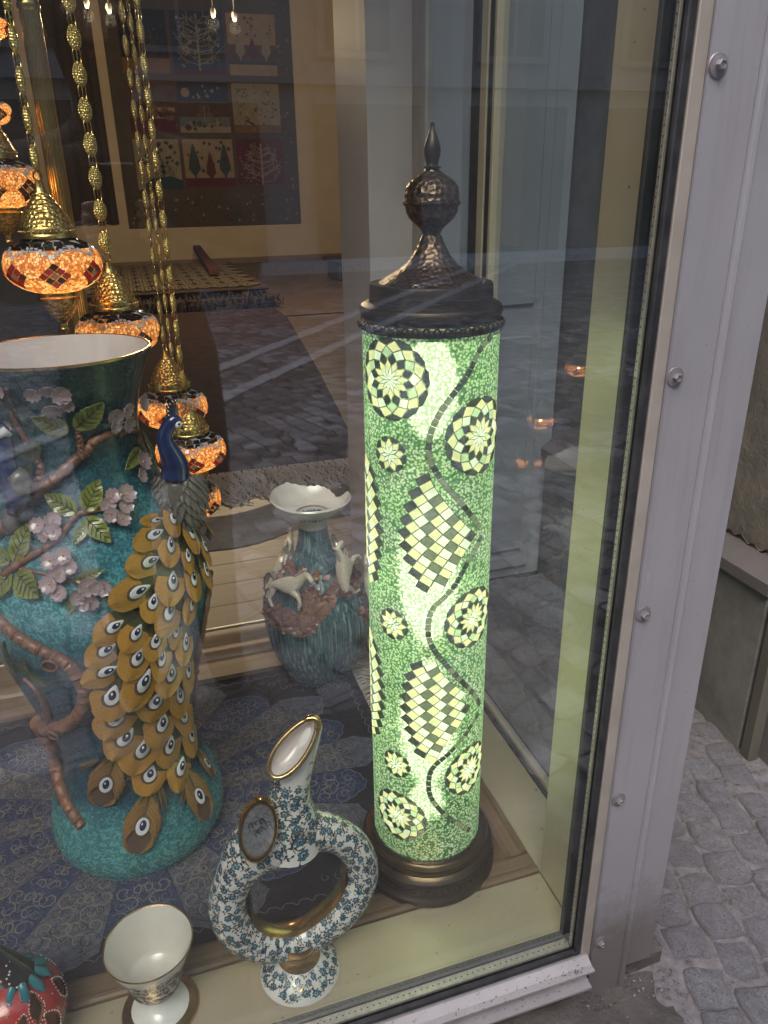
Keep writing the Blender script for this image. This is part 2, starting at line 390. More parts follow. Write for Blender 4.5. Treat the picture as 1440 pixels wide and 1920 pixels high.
def beads():
    g = G('glass_beads'); v = g.coord((1, 1, 1))
    nd = g.n('TexVoronoi', feature='F1'); nd.inputs['Scale'].default_value = 235; nd.inputs['Randomness'].default_value = .85
    g.l(v, nd.inputs['Vector'])
    d = nd.outputs['Distance']; cc = nd.outputs['Color']
    bw = g.n('RGBToBW'); g.l(cc, bw.inputs[0])
    ring = g.ramp(d, [(.0, (.45, .62, .40)), (.10, (.9, .95, .72)), (.20, (1.0, 1.0, .88)), (.40, (.95, .98, .80)), (.50, (.26, .46, .25)), (.64, (.04, .19, .09))])
    c = g.mix(g.ramp(bw.outputs[0], [(.25, (0,)*3), (.75, (.8,)*3)]), ring, g.mix(1.0, ring, (.70, .80, .54), 'MULTIPLY'))
    big = g.ramp(g.noise(v, 16, 3), [(.35, (.74, .92, .66)), (.7, (1.0, 1, .92))])
    c = g.mix(1.0, c, big, 'MULTIPLY')
    tl = g.n('BsdfTranslucent'); g.l(c, tl.inputs[0])
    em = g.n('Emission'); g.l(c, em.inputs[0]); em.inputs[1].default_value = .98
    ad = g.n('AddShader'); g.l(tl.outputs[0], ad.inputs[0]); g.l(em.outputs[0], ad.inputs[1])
    pr = g.bsdf(g.mix(.5, c, (.02, .10, .05)), .25, 0, g.bump(g.math('SUBTRACT', 1.0, d), .6, .002))
    m0 = g.n('MixShader'); m0.inputs[0].default_value = .22; g.l(ad.outputs[0], m0.inputs[1]); g.l(pr, m0.inputs[2])
    rf = g.n('BsdfRefraction'); g.l(g.mix(.35, c, (.8, 1.0, .75)), rf.inputs['Color']); rf.inputs['Roughness'].default_value = .50; rf.inputs['IOR'].default_value = 1.12
    mr = g.n('MixShader'); mr.inputs[0].default_value = .58; g.l(m0.outputs[0], mr.inputs[1]); g.l(rf.outputs[0], mr.inputs[2]); m0 = mr
    tp = g.n('BsdfTransparent'); tp.inputs[0].default_value = (.92, .95, .80, 1)
    m1 = g.n('MixShader'); m1.inputs[0].default_value = .13; g.l(m0.outputs[0], m1.inputs[1]); g.l(tp.outputs[0], m1.inputs[2])
    return g.done(m1.outputs[0])
beads()
def crackle():
    g = G('amber_crackle'); v = g.coord()
    e = g.vor(v, 190, 'DISTANCE_TO_EDGE'); cc = g.vor(v, 190, 'F1', 'Color'); bw = g.n('RGBToBW'); g.l(cc, bw.inputs[0])
    c = g.ramp(bw.outputs[0], [(.25, (.42, .16, .03)), (.5, (.92, .50, .15)), (.68, (1.0, .88, .58))])
    c = g.mix(g.ramp(e, [(.03, (1,)*3), (.10, (0,)*3)]), c, (.16, .03, .0))
    tl = g.n('BsdfTranslucent'); g.l(c, tl.inputs[0])
    em = g.n('Emission'); g.l(c, em.inputs[0]); em.inputs[1].default_value = .07
    ad = g.n('AddShader'); g.l(tl.outputs[0], ad.inputs[0]); g.l(em.outputs[0], ad.inputs[1])
    pr = g.bsdf(g.mix(.4, c, (.8, .6, .5)), .2, 0, g.bump(e, .5, .002), .4)
    m0 = g.n('MixShader'); m0.inputs[0].default_value = .3; g.l(ad.outputs[0], m0.inputs[1]); g.l(pr, m0.inputs[2])
    tp = g.n('BsdfTransparent'); tp.inputs[0].default_value = (1, .7, .4, 1)
    m1 = g.n('MixShader'); m1.inputs[0].default_value = .3; g.l(m0.outputs[0], m1.inputs[1]); g.l(tp.outputs[0], m1.inputs[2])
    return g.done(m1.outputs[0])
crackle()
simple('globe_white', (.62, .58, .58), .12, 0, (.5, .46, .46), 90, coat=.8)
lit_glass('globe_dark', (.030, .022, .028), emit=.01, gloss=.22)
lit_glass('globe_red', (.20, .012, .010), emit=.03, gloss=.22)
lit_glass('globe_grey', (.20, .20, .20), emit=.02, gloss=.5)
def emis(name, col, st):
    g = G(name); e = g.n('Emission'); e.inputs[0].default_value = (*col, 1); e.inputs[1].default_value = st
    return g.done(e.outputs[0])
emis('lamp_core', (1.0, .92, .72), 1.7)
emis('spot_glow', (1.0, .72, .38), 14)

# ------------------------------------------------------------------ mesh builder
class MB:
    def __init__(s):
        s.v = []; s.f = []; s.m = []; s.names = []
    def mi(s, mat):
        if mat not in s.names: s.names.append(mat)
        return s.names.index(mat)
    def add(s, vs, fs, mat):
        o = len(s.v); i = s.mi(mat)
        s.v.extend([tuple(map(float, p)) for p in vs])
        for f in fs: s.f.append(tuple(a+o for a in f)); s.m.append(i)
        return s
    def box(s, a, b, mat, M=None):
        x0, y0, z0 = a; x1, y1, z1 = b
        vs = [(x, y, z) for z in (z0, z1) for y in (y0, y1) for x in (x0, x1)]
        if M is not None: vs = [tuple(M@Vector(p)) for p in vs]
        return s.add(vs, [(0, 2, 3, 1), (4, 5, 7, 6), (0, 1, 5, 4), (2, 6, 7, 3), (0, 4, 6, 2), (1, 3, 7, 5)], mat)
    def rbox(s, a, b, mat, e=.002):
        """box with chamfered edges"""
        x0, y0, z0 = a; x1, y1, z1 = b
        e = min(e, (x1-x0)*.45, (y1-y0)*.45, (z1-z0)*.45)
        bm_v = []; idx = {}
        for sx in (0, 1):
            for sy in (0, 1):
                for sz in (0, 1):
                    X, Y, Z = (x0, x1)[sx], (y0, y1)[sy], (z0, z1)[sz]
                    dx, dy, dz = (e, -e)[sx], (e, -e)[sy], (e, -e)[sz]
                    for ax in range(3):
                        p = [X+dx, Y+dy, Z+dz]; p[ax] = (X, Y, Z)[ax]
                        idx[(sx, sy, sz, ax)] = len(bm_v); bm_v.append(tuple(p))
        fs = []
        for ax in range(3):
            o = [i for i in range(3) if i != ax]
            for sd in (0, 1):
                q = []
                for (u, w) in ((0, 0), (1, 0), (1, 1), (0, 1)):
                    k = [0, 0, 0]; k[ax] = sd; k[o[0]] = u; k[o[1]] = w
                    q.append(idx[(*k, ax)])
                if (sd == 1) != (ax == 1): pass
                else: q = q[::-1]
                fs.append(tuple(q))
            for u in (0, 1):
                for w in (0, 1):
                    k0 = [0, 0, 0]; k1 = [0, 0, 0]; k0[o[0]] = k1[o[0]] = u; k0[o[1]] = k1[o[1]] = w; k1[ax] = 1
                    fs.append((idx[(*k0, o[0])], idx[(*k1, o[0])], idx[(*k1, o[1])], idx[(*k0, o[1])]))
        for sx in (0, 1):
            for sy in (0, 1):
                for sz in (0, 1):
                    fs.append(tuple(idx[(sx, sy, sz, a)] for a in range(3)))
        return s.add(bm_v, fs, mat)
    def lathe(s, prof, mat, seg=48, c=(0, 0, 0), axis=None, rf=None, a0=0, a1=2*PI, mats=None):
        """prof: (r, z) from bottom to top"""
        closed = abs(a1-a0-2*PI) < 1e-6
        n = seg if closed else seg+1
        vs = []
        for k, (r, z) in enumerate(prof):
            for i in range(n):
                a = a0+(a1-a0)*i/seg
                rr = r if rf is None else r*rf(a, z)
                vs.append((c[0]+rr*math.cos(a), c[1]+rr*math.sin(a), c[2]+z))
        for k in range(len(prof)-1):
            fs = []
            for i in range(seg):
                j = (i+1) % n
                fs.append((k*n+i, k*n+j, (k+1)*n+j, (k+1)*n+i))
            if k == 0: o = len(s.v); s.v.extend(vs)
            mi = s.mi(mats[k] if mats else mat)
            for f in fs: s.f.append(tuple(q+o for q in f)); s.m.append(mi)
        return s
    def tube(s, pts, rads, mat, seg=10, cap=True, closed=False, flat=None):
        pts = [np.array(p, float) for p in pts]; n = len(pts)
        if not hasattr(rads, '__len__'): rads = [rads]*n
        T = []
        for i in range(n):
            a = pts[(i-1) % n] if (closed or i > 0) else pts[i]
            b = pts[(i+1) % n] if (closed or i < n-1) else pts[i]
            t = b-a; T.append(t/(np.linalg.norm(t)+1e-12))
        ref = np.array([0, 0, 1.0]) if abs(T[0][2]) < .9 else np.array([0, 1.0, 0])
        u = np.cross(T[0], ref); u /= np.linalg.norm(u)
        vs = []
        for i in range(n):
            u = u-T[i]*(u@T[i]); u /= np.linalg.norm(u); w = np.cross(T[i], u)
            for k in range(seg):
                a = 2*PI*k/seg
                vs.append(pts[i]+rads[i]*(u*math.cos(a)+w*math.sin(a)))
        fs = []
        for i in range(n if closed else n-1):
            i2 = (i+1) % n
            for k in range(seg):
                k2 = (k+1) % seg
                fs.append((i*seg+k, i*seg+k2, i2*seg+k2, i2*seg+k))
        if cap and not closed:
            fs.append(tuple(range(seg))[::-1]); fs.append(tuple((n-1)*seg+k for k in range(seg)))
        return s.add(vs, fs, mat)
    def ball(s, c, r, mat, seg=12, rings=8, M=None):
        vs = []; rx, ry, rz = r if hasattr(r, '__len__') else (r, r, r)
        for i in range(rings+1):
            t = PI*i/rings
            for k in range(seg):
                a = 2*PI*k/seg
                p = Vector((rx*math.sin(t)*math.cos(a), ry*math.sin(t)*math.sin(a), -rz*math.cos(t)))
                if M is not None: p = M@p
                vs.append((c[0]+p[0], c[1]+p[1], c[2]+p[2]))
        fs = [(i*seg+k, i*seg+(k+1) % seg, (i+1)*seg+(k+1) % seg, (i+1)*seg+k) for i in range(rings) for k in range(seg)]
        return s.add(vs, fs, mat)
    def poly(s, pts, mat): return s.add(pts, [tuple(range(len(pts)))], mat)
    def prism(s, pts, off, mat):
        """closed slab: outline pts (3D) pushed by vector off"""
        n = len(pts); off = np.array(off)
        vs = [np.array(p) for p in pts]+[np.array(p)+off for p in pts]
        fs = [tuple(range(n, 2*n)), tuple(range(n))[::-1]]+[(i, (i+1) % n, n+(i+1) % n, n+i) for i in range(n)]
        return s.add(vs, fs, mat)
    def mesh(s, name, smooth=35, base=(0, 0, 0)):
        me = bpy.data.meshes.new(name)
        if any(base): vs = [(a-base[0], b-base[1], c-base[2]) for a, b, c in s.v]
        else: vs = s.v
        me.from_pydata(vs, [], s.f)
        for nme in s.names: me.materials.append(MATS[nme])
        me.polygons.foreach_set('material_index', s.m)
        me.validate(); me.update()
        if smooth:
            me.shade_smooth(); me.set_sharp_from_angle(angle=math.radians(smooth))
        return me

def loc_of(o): return tuple(o.location) if o is not None else (0, 0, 0)
def tag(o, label=None, cat=None, group=None, kind=None):
    if label: o['label'] = label
    if cat: o['category'] = cat
    if group: o['group'] = group
    if kind: o['kind'] = kind
    return o
def thing(name, label, cat, loc=(0, 0, 0), group=None):
    o = bpy.data.objects.new(name, None); COL.objects.link(o); o.location = loc
    o.empty_display_size = .05
    return tag(o, label, cat, group)
def part(name, mb, parent=None, smooth=35, kind=None, label=None, wbase=None):
    """a mesh given in world coordinates, made a child of parent (roots are only translated)"""
    b = wbase if wbase is not None else (loc_of(parent) if parent is not None else (0, 0, 0))
    me = mb.mesh(name, smooth, b)
    o = bpy.data.objects.new(name, me); COL.objects.link(o)
    if parent is not None: o.parent = parent
    return tag(o, label, None, None, kind)
def solo(name, mb, label, cat, base=(0, 0, 0), smooth=35, group=None, kind=None):
    me = mb.mesh(name, smooth, base); o = bpy.data.objects.new(name, me); COL.objects.link(o); o.location = base
    return tag(o, label, cat, group, kind)
def struct(name, mb, smooth=35):
    o = part(name, mb, None, smooth); o['kind'] = 'structure'; return o
def inst(name, me, parent, M, kind=None, label=None):
    """a part that shares mesh data; M is its world matrix (Matrix 4x4)"""
    o = bpy.data.objects.new(name, me); COL.objects.link(o)
    if parent is not None:
        o.parent = parent; M = Matrix.Translation(-Vector(loc_of(parent)))@M
    o.matrix_basis = M
    return tag(o, label, None, None, kind)
def frame_M(p, xa, ya, za, sx=1, sy=1, sz=1):
    xa, ya, za = [np.array(a)/np.linalg.norm(a) for a in (xa, ya, za)]
    return Matrix([[xa[0]*sx, ya[0]*sy, za[0]*sz, p[0]], [xa[1]*sx, ya[1]*sy, za[1]*sz, p[1]], [xa[2]*sx, ya[2]*sy, za[2]*sz, p[2]], [0, 0, 0, 1]])
def unit(v): v = np.array(v, float); return v/(np.linalg.norm(v)+1e-12)
def smooth_path(pts, n):
    """Catmull-Rom through pts (any dimension)"""
    P = [np.array(p, float) for p in pts]; P = [2*P[0]-P[1]]+P+[2*P[-1]-P[-2]]
    out = []; m = len(P)-3
    for k in range(n):
        t = k/(n-1)*m; i = min(int(t), m-1); u = t-i
        a, b, c, d = P[i:i+4]
        out.append(.5*((2*b)+(-a+c)*u+(2*a-5*b+4*c-d)*u*u+(-a+3*b-3*c+d)*u**3))
    return out

# ================================================================== SETTING
FL = .13                      # level of the display tray in the window
X1, YI = .61, .952            # inner faces of the window frame
XG, YG = .735, .827           # side glass and inner face of the front glass
TOP = 3.1

# ---- street
m = MB(); m.add([(-40, -60, -.02), (60, -60, -.02), (60, 1.2, -.02), (-40, 1.2, -.02)], [(0, 1, 2, 3)], 'far_paving')
street = struct('street', m)
m = MB(); m.add([(.2, .2, -.012), (1.9, .2, -.012), (1.9, 2.33, -.012), (.2, 2.33, -.012)], [(0, 1, 2, 3)], 'mortar')
nx = 70
vs = []; fs = []
g0 = (.5, .35); g1 = (1.75, 2.3)
for j in range(nx+1):
    for i in range(nx+1):
        x = g0[0]+(g1[0]-g0[0])*i/nx; y = g0[1]+(g1[1]-g0[1])*j/nx
        h = -.0095+.003*math.sin(x*31+2*math.sin(y*17))+.003*math.sin(y*41+1.3*math.sin(x*23))
        vs.append((x, y, h))
for j in range(nx):
    for i in range(nx):
        a = j*(nx+1)+i; fs.append((a, a+1, a+nx+2, a+nx+1))
m2 = MB(); m2.add(vs, fs, 'mortar')
pavement = struct('pavement', m2)
# setts
def sett_mesh(seed):
    r = np.random.default_rng(seed); n = 9; vs = []; fs = []
    w = r.uniform(.92, 1.06); l = r.uniform(.92, 1.06); ph = r.uniform(0, 6, 6)
    for j in range(n+1):
        for i in range(n+1):
            u = math.sin(PI/2*(-1+2*i/n)); v = math.sin(PI/2*(-1+2*j/n))
            ru = u*(1-.10*v*v)+.05*math.sin(3*v+ph[0]); rv = v*(1-.10*u*u)+.05*math.sin(3*u+ph[1])
            edge = max(abs(u), abs(v)); d = .42*(edge**9)+.05*edge*edge
            h = -d+.07*math.sin(2.3*u+ph[2])*math.cos(2.1*v+ph[3])+r.uniform(-.045, .045)
            vs.append((ru*.5*w, rv*.5*l, h if edge < .999 else -.75))
    for j in range(n):
        for i in range(n):
            a = j*(n+1)+i; fs.append((a, a+1, a+n+2, a+n+1))
    mb = MB(); mb.add(vs, fs, 'cobble_stone'); return mb.mesh('stone', 80)
SETTS = [sett_mesh(k) for k in range(9)]
pa, pb = at(1298, 1512, Z=0), at(1327, 1561, Z=0)
ang = math.atan2(*(pa-pb)[:2][::-1])       # direction of the joints
d1 = np.array([math.cos(ang), math.sin(ang)]); d2 = np.array([d1[1], -d1[0]])
if d2[0] < 0: d2 = -d2
org = pb[:2]; SZ = .082
cnt = 0
for a in range(-13, 16):
    for b in range(-13, 16):
        off = (.5 if b % 2 else 0)+random.uniform(-.08, .08)
        q = org+d1*(a+off)*SZ*1.06+d2*b*SZ*1.0
        if not (.50 < q[0] < 1.355 and .42 < q[1] < 2.25): continue
        if q[1] > .40 and q[0] < .79+.0: continue
        if cnt >= 240: continue
        cnt += 1
        M = Matrix.Translation((q[0], q[1], .0+random.uniform(-.004, .003)))@Matrix.Rotation(ang+random.uniform(-.09, .09), 4, 'Z')@Matrix.Rotation(random.uniform(-.05, .05), 4, 'X')
        M = M@Matrix.Diagonal((SZ*1.05*random.uniform(.95, 1.04), SZ*.98*random.uniform(.94, 1.04), .026, 1))
        inst('stone', random.choice(SETTS), pavement, M)
# two rows of pale setts across the street (the shop window mirrors them)
m = MB()
for (ax, ay, bx, by) in (( -1.6, -1.95, 9.0, -15.6), (-1.2, -1.65, 9.6, -15.2)):
    L = math.hypot(bx-ax, by-ay); k = int(L/.17)
    ux, uy = (bx-ax)/L, (by-ay)/L
    for i in range(k):
        s0 = i*.17+random.uniform(0, .012); w = random.uniform(.055, .075)
        cx, cy = ax+ux*s0, ay+uy*s0
        pts = [(cx-uy*w, cy+ux*w, -.016), (cx+uy*w, cy-ux*w, -.016), (cx+uy*w+ux*.15, cy-ux*w+uy*.15, -.016), (cx-uy*w+ux*.15, cy+ux*w+uy*.15, -.016)]
        m.prism([p for p in pts[::-1]], (0, 0, .012), 'light_stone')
part('pale_setts', m, street, kind='stuff')
m = MB(); m.box((-30, -13.2, -.018), (40, -11.9, .10), 'light_stone'); part('far_pavement', m, street)

# ---- concrete plinth under the window
m = MB()
m.rbox((-3, .79, -.3), (.70, 2.3, .058), 'concrete', .006)
m.rbox((.705, .80, -.3), (.80, 2.3, .030), 'concrete', .006)
n_ = [(.70, .76, -.01), (.78, .70, -.01), (.86, .78, -.01), (.82, .90, -.01), (.72, .86, -.01)]
gx, gy = 150, 60
vs = []; fs = []
for j in range(gy+1):
    for i in range(gx+1):
        x = -1.5+2.30*i/gx; y = -.15+.939*j/gy  # apron run out unseen toward the street, dark to weaken pane reflections
        e = min(1, max(0, (.775+.02*math.sin(y*40)-x)/.03), ) if x > .7 else 1.0
        e = min(e, max(0, (y-(.40 if x > .5 else -.13)-.012*math.sin(x*23)-.006*math.sin(x*61))/.025))
        h = -.016+.016*min(1, e)+.0022*math.sin(x*37+3*math.sin(y*29))+.0022*math.sin(y*71+2*math.sin(x*53))+random.uniform(-.0008, .0008)
        vs.append((x, y, h))
for j in range(gy):
    for i in range(gx):
        a = j*(gx+1)+i; fs.append((a, a+1, a+gx+2, a+gx+1))
m.add(vs, fs, 'concrete')
plinth = solo('concrete_plinth', m, 'rough grey concrete footing under the metal window frame, with a dark apron added unseen to weaken pane reflections', 'plinth', (0, .79, 0))

# ---- wall of the entrance recess at the right
XW = 1.365
w = thing('entrance_wall', 'rough beige plaster wall with a ledge and low plinth at the right of the window', 'wall', (XW, 1.24, 0))
m = MB(); m.box((XW+.03, 1.24, -.1), (2.6, 3.0, TOP+1), 'street_plaster'); part('wall_face', m, w)
m = MB()
prof = [(XW+.03, .53), (XW+.02, .515), (XW-.005, .497), (XW-.02, .485), (XW-.02, .455), (XW-.005, .452)]
zz = [(XW+.029, 1.235, p[1]) for p in prof]
pts = [(p[0], 1.236, p[1]) for p in prof]+[(XW+.029, 1.236, .452)]
m.prism(pts, (0, 1.76, 0), 'kerb_plaster'); part('ledge', m, w)
m = MB(); m.rbox((XW-.004, 1.245, -.1), (XW+.028, 2.335, .4515), 'street_plaster_low', .004); part('low_panel', m, w)
m = MB(); m.rbox((XW-.01, 1.195, -.02), (XW+.022, 1.234, .451), 'post_plaster', .006); part('corner_strip', m, w)
m = MB(); m.rbox((XW+.024, 1.16, -.02), (2.6, 1.233, 4), 'frame_paint', .004); part('metal_pier', m, w)
# crack along the ledge
m = MB()
ck = [(XW+.0295-.001, 1.25+i*.012, .532+.006*math.sin(i*1.7)+.004*math.sin(i*.6)) for i in range(30)]
m.tube(ck, [.0015+.002*abs(math.sin(i*.9)) for i in range(30)], 'bark_knot', 5); part('crack', m, w)
# end of the recess
m = MB(); m.box((.745, 2.34, -.02), (XW+.02, 2.40, TOP), 'door_grey')
m.rbox((.80, 2.325, .02), (1.31, 2.339, 2.3), 'door_grey', .004)
m.rbox((.84, 2.312, .10), (1.27, 2.324, .9), 'door_grey', .006); m.rbox((.84, 2.312, 1.0), (1.27, 2.324, 2.2), 'door_grey', .006)
solo('entrance_door', m, 'grey panelled metal door at the end of the entrance recess, seen through the side pane', 'door', (1.05, 2.34, 0))

# ---- opposite side of the street (seen only as a reflection)
op = thing('opposite_building', 'grey plastered street facade mirrored in the shop window', 'building', (4, -13.2, 0))
m = MB(); m.box((-26, -20, -.1), (40, -13.2, 15), 'facade_plaster'); part('wall', m, op)
m = MB(); m.rbox((.6, 0, 0), (2.0, .12, 2.2), 'facade_trim', .02); m.box((.74, .12, .12), (1.9, .14, 2.08), 'window_dark')
m.box((1.28, .14, .12), (1.34, .16, 2.08), 'facade_trim')
wme = m.mesh('window', 30)
for i in range(-8, 13):
    for j in range(1, 4):
        inst('window', wme, op, Matrix.Translation((i*3.0, -13.2+.001, j*3.4)))
m = MB()
for i in range(-8, 13): m.box((i*3+.5, -13.199, .1), (i*3+2.5, -13.05, 2.7), 'window_dark')
part('ground_floor_openings', m, op)
m = MB(); m.box((-26, -13.199, 3.0), (40, -13.0, 3.25), 'facade_trim'); part('cornice', m, op)
# our own building above the window
own = thing('shop_building', 'masonry of the shop above and beside the window', 'building', (-1, .9, 3.1))
m = MB(); m.box((-8, .79, TOP+.01), (.76, 2.4, 12), 'facade_plaster'); m.box((-8, .79, -.1), (-2.2, 2.3, TOP), 'facade_plaster')
m.box((2.61, 1.16, -.1), (8, 2.4, TOP), 'facade_plaster'); part('wall', m, own)

# ---- shop room
BW = 14.4
m = MB(); m.box((-6, 2.05, FL-.06), (.70, BW, FL-.012), 'floor_wood'); m.box((.70, 2.42, FL-.06), (5, BW, FL-.012), 'floor_wood')
shop_floor = struct('shop_floor', m)
bm = MB(); bm.rbox((-3, -.073, -.012), (3, .073, 0), 'floor_wood', .0015); board = bm.mesh('floor_board', 30)
for i in range(40):
    y = 2.135+i*.148
    for sx in ((-3.05, 2.96) if i > 2 else (-3.05,)):
        if sx > 0 and y < 2.5: continue
        o_ = random.uniform(-.0, .0)
        cx = -2.31 if (y < 2.5) else sx-.05
        inst('floor_board', board, shop_floor, Matrix.Translation((cx, y, FL)))
m = MB(); m.box((-6, 8.1, FL-.011), (5, BW, FL-.001), 'floor_wood'); part('floor_boards', m, shop_floor, kind='stuff')
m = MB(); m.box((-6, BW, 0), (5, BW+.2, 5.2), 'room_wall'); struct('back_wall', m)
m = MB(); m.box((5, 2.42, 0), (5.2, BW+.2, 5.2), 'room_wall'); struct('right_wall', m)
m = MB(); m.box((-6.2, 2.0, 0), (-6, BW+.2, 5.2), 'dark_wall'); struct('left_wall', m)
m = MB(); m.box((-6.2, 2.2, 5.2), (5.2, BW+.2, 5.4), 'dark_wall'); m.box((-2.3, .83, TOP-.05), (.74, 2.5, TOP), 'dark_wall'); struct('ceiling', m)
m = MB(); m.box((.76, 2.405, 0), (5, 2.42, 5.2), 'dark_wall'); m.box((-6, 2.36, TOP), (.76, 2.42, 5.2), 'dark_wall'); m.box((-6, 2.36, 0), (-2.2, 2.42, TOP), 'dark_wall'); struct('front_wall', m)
m = MB(); m.rbox((-6, BW-.03, FL), (5, BW-.001, FL+.10), 'oak', .004); solo('skirting_board', m, 'wooden skirting board along the foot of the shop back wall', 'skirting board', (0, BW, FL))

# ---- display tray: timber with mouldings
tray = thing('display_tray', 'oak floor of the window display with moulded timber border', 'display platform', (0, 1.4, FL))
m = MB(); m.box((-2.2, YI+.001, FL-.05), (X1-.001, 1.90, FL-.004), 'oak'); part('tray_floor', m, tray)
def mould_x(y0, dirn, x0, x1):
    """moulding along X; profile (offset from y0, height)"""
    pr = [(0, -.03), (0, .004), (.004, .008), (.010, .008), (.014, .004), (.018, .001), (.046, .001), (.050, -.003)]
    pts = [(x0, y0+dirn*a, FL+b) for a, b in pr]+[(x0, y0+dirn*.05, FL-.03)]
    mm = MB(); mm.prism(pts if dirn < 0 else pts[::-1], (x1-x0, 0, 0), 'oak'); return mm
part('front_moulding', mould_x(YI+.002, 1, -2.2, X1-.002), tray)
pr = [(0, -.03), (0, .004), (.004, .008), (.010, .008), (.014, .003), (.034, .001), (.040, .005), (.046, .005), (.052, -.003)]
pts = [(X1-.002-a, YI+.052, FL+b) for a, b in pr]+[(X1-.054, YI+.052, FL-.03)]
m = MB(); m.prism(pts, (0, .90, 0), 'oak_side'); part('side_moulding', m, tray)
pr = [(1.80, -.02), (1.80, .012), (1.885, .013), (1.890, .020), (1.905, .026), (1.925, .026), (1.935, .018), (1.945, .014), (1.960, .014), (1.968, .022), (2.005, .024), (2.028, .022), (2.030, -.02)]
m = MB(); m.prism([(-2.2, a, FL+b) for a, b in pr][::-1], (X1+2.2, 0, 0), 'oak'); part('threshold_moulding', m, tray, smooth=50)
m = MB(); m.rbox((-2.2, 2.031, FL-.02), (X1, 2.038, FL+.027), 'spacer_metal', .001); part('threshold_strip', m, tray)

# ---- window frame
win = thing('shop_window', 'metal framed corner shop window with bolted lavender grey cover plates', 'window', (.66, .80, .0))
def wp(name, mb, **k): return part(name, mb, win, **k)
m = MB(); m.rbox((-2.2, YG+.001, FL-.045), (X1, YI, FL), 'inner_metal', .0012); wp('inner_sill', m)
# side sill beyond the timber
m = MB(); m.rbox((X1+.001, YI+.001, FL-.045), (.718, 1.99, FL), 'inner_metal', .0012); wp('side_sill', m)
m = MB(); m.rbox((.7185, YI, FL-.04), (.7275, 1.99, FL+.006), 'rubber', .001); m.rbox((.728, YI, FL-.04), (.746, 1.99, FL+.016), 'inner_metal', .002); m.rbox((.7465, YI, FL-.04), (.752, 1.99, FL+.012), 'rubber', .001)
wp('side_gasket', m)
# corner post, inner faces
m = MB(); m.rbox((X1, YG+.001, FL+.0005), (.733, YI, TOP), 'inner_metal', .0012); wp('corner_post', m)
m = MB(); m.rbox((.5795, .8180, FL), (.6095, YG, TOP), 'rubber', .0015); m.rbox((.5925, .8015, FL), (.6030, .8165, TOP), 'rubber', .001); wp('inner_gasket', m)
m = MB(); m.rbox((-2.2, .818, FL-.010), (.5855, YG, FL+.004), 'rubber', .0015); wp('inner_gasket', m)
# panes
m = MB(); m.add([(-2.2, .8175, FL-.015), (.6, .8175, FL-.015), (.6, .8175, TOP), (-2.2, .8175, TOP)], [(0, 1, 2, 3)], 'window_glass'); wp('glass_pane', m, smooth=0)
m = MB(); m.add([(-2.2, .7995, FL-.015), (.6, .7995, FL-.015), (.6, .7995, TOP), (-2.2, .7995, TOP)], [(0, 1, 2, 3)], 'window_glass'); wp('glass_pane', m, smooth=0)
m = MB(); m.rbox((.5880, .8005, FL-.010), (.5920, .8070, TOP), 'spacer_metal', .0006); m.rbox((-2.2, .8005, FL-.012), (.5864, .8165, FL-.006), 'spacer_metal', .0006); wp('pane_spacer', m)
m = MB(); m.rbox((.592, .790, .10), (.6035, .7990, TOP), 'rubber', .002); wp('outer_gasket', m)
# vapour holes of the spacer
m = MB()
for k in range(210):
    z = FL+.004+k*.0105
    m.box((.5874, .8030, z), (.5881, .8042, z+.002), 'rubber')
    if k < 150: m.box((.58-k*.0105, .8075, FL-.0062), (.5825-k*.0105, .8095, FL-.0056), 'rubber')
wp('spacer_holes', m, kind='stuff')
# outer lip, cover plate, rib, right plate
m = MB(); m.rbox((.6036, .788, .0), (.6215, .801, TOP), 'lip_metal', .0012); wp('outer_lip', m)
m = MB(); m.rbox((.622, .784, -.004), (.6885, .796, TOP), 'frame_paint', .0012)
pts = [(.6885, .7975, -.004), (.6885, .7840, -.004), (.6915, .7790, -.004), (.6960, .7780, -.004), (.6985, .7800, -.004), (.7000, .7975, -.004)]
m.prism(pts, (0, 0, TOP), 'frame_paint'); wp('cover_plate', m, smooth=40)
m = MB(); m.rbox((.7005, .786, .040), (.7570, .812, TOP), 'frame_paint', .0014); wp('corner_plate', m)
m = MB(); m.box((.734, .813, .04), (.752, YI-.002, TOP), 'frame_metal_dark'); wp('corner_return', m)
# bolts
for px, py in ((1348, 122), (1267, 707), (1207, 1152), (1160, 1500), (1126, 1767)):
    c = at(px, py, Y=.782)
    bm_ = MB(); prof = [(0, 0), (.0125, 0), (.0105, .0012), (.0118, .0020), (.0095, .0022), (.0075, .0032), (0, .0036)]
    vs = MB(); vs.lathe(prof, 'bolt_metal', 24)
    R = Matrix.Rotation(PI/2, 4, 'X')
    hx = MB()
    rad = .0058
    for kk, (rr, zz) in enumerate([(1, .003), (1, .0085), (.88, .0098), (.62, .0098), (.55, .0088), (0.0, .0088)]): pass
    hx.lathe([(rad, .003), (rad, .0085), (rad*.85, .0098), (rad*.6, .0098), (rad*.52, .0086), (0.0001, .0086)], 'bolt_metal', 6, )
    bo = inst('bolt', hx.mesh('bolt', 20), win, Matrix.Translation((c[0], .7838, c[2]))@R)
    wa = inst('washer', vs.mesh('washer', 30), None, Matrix.Identity(4)); wa.parent = bo
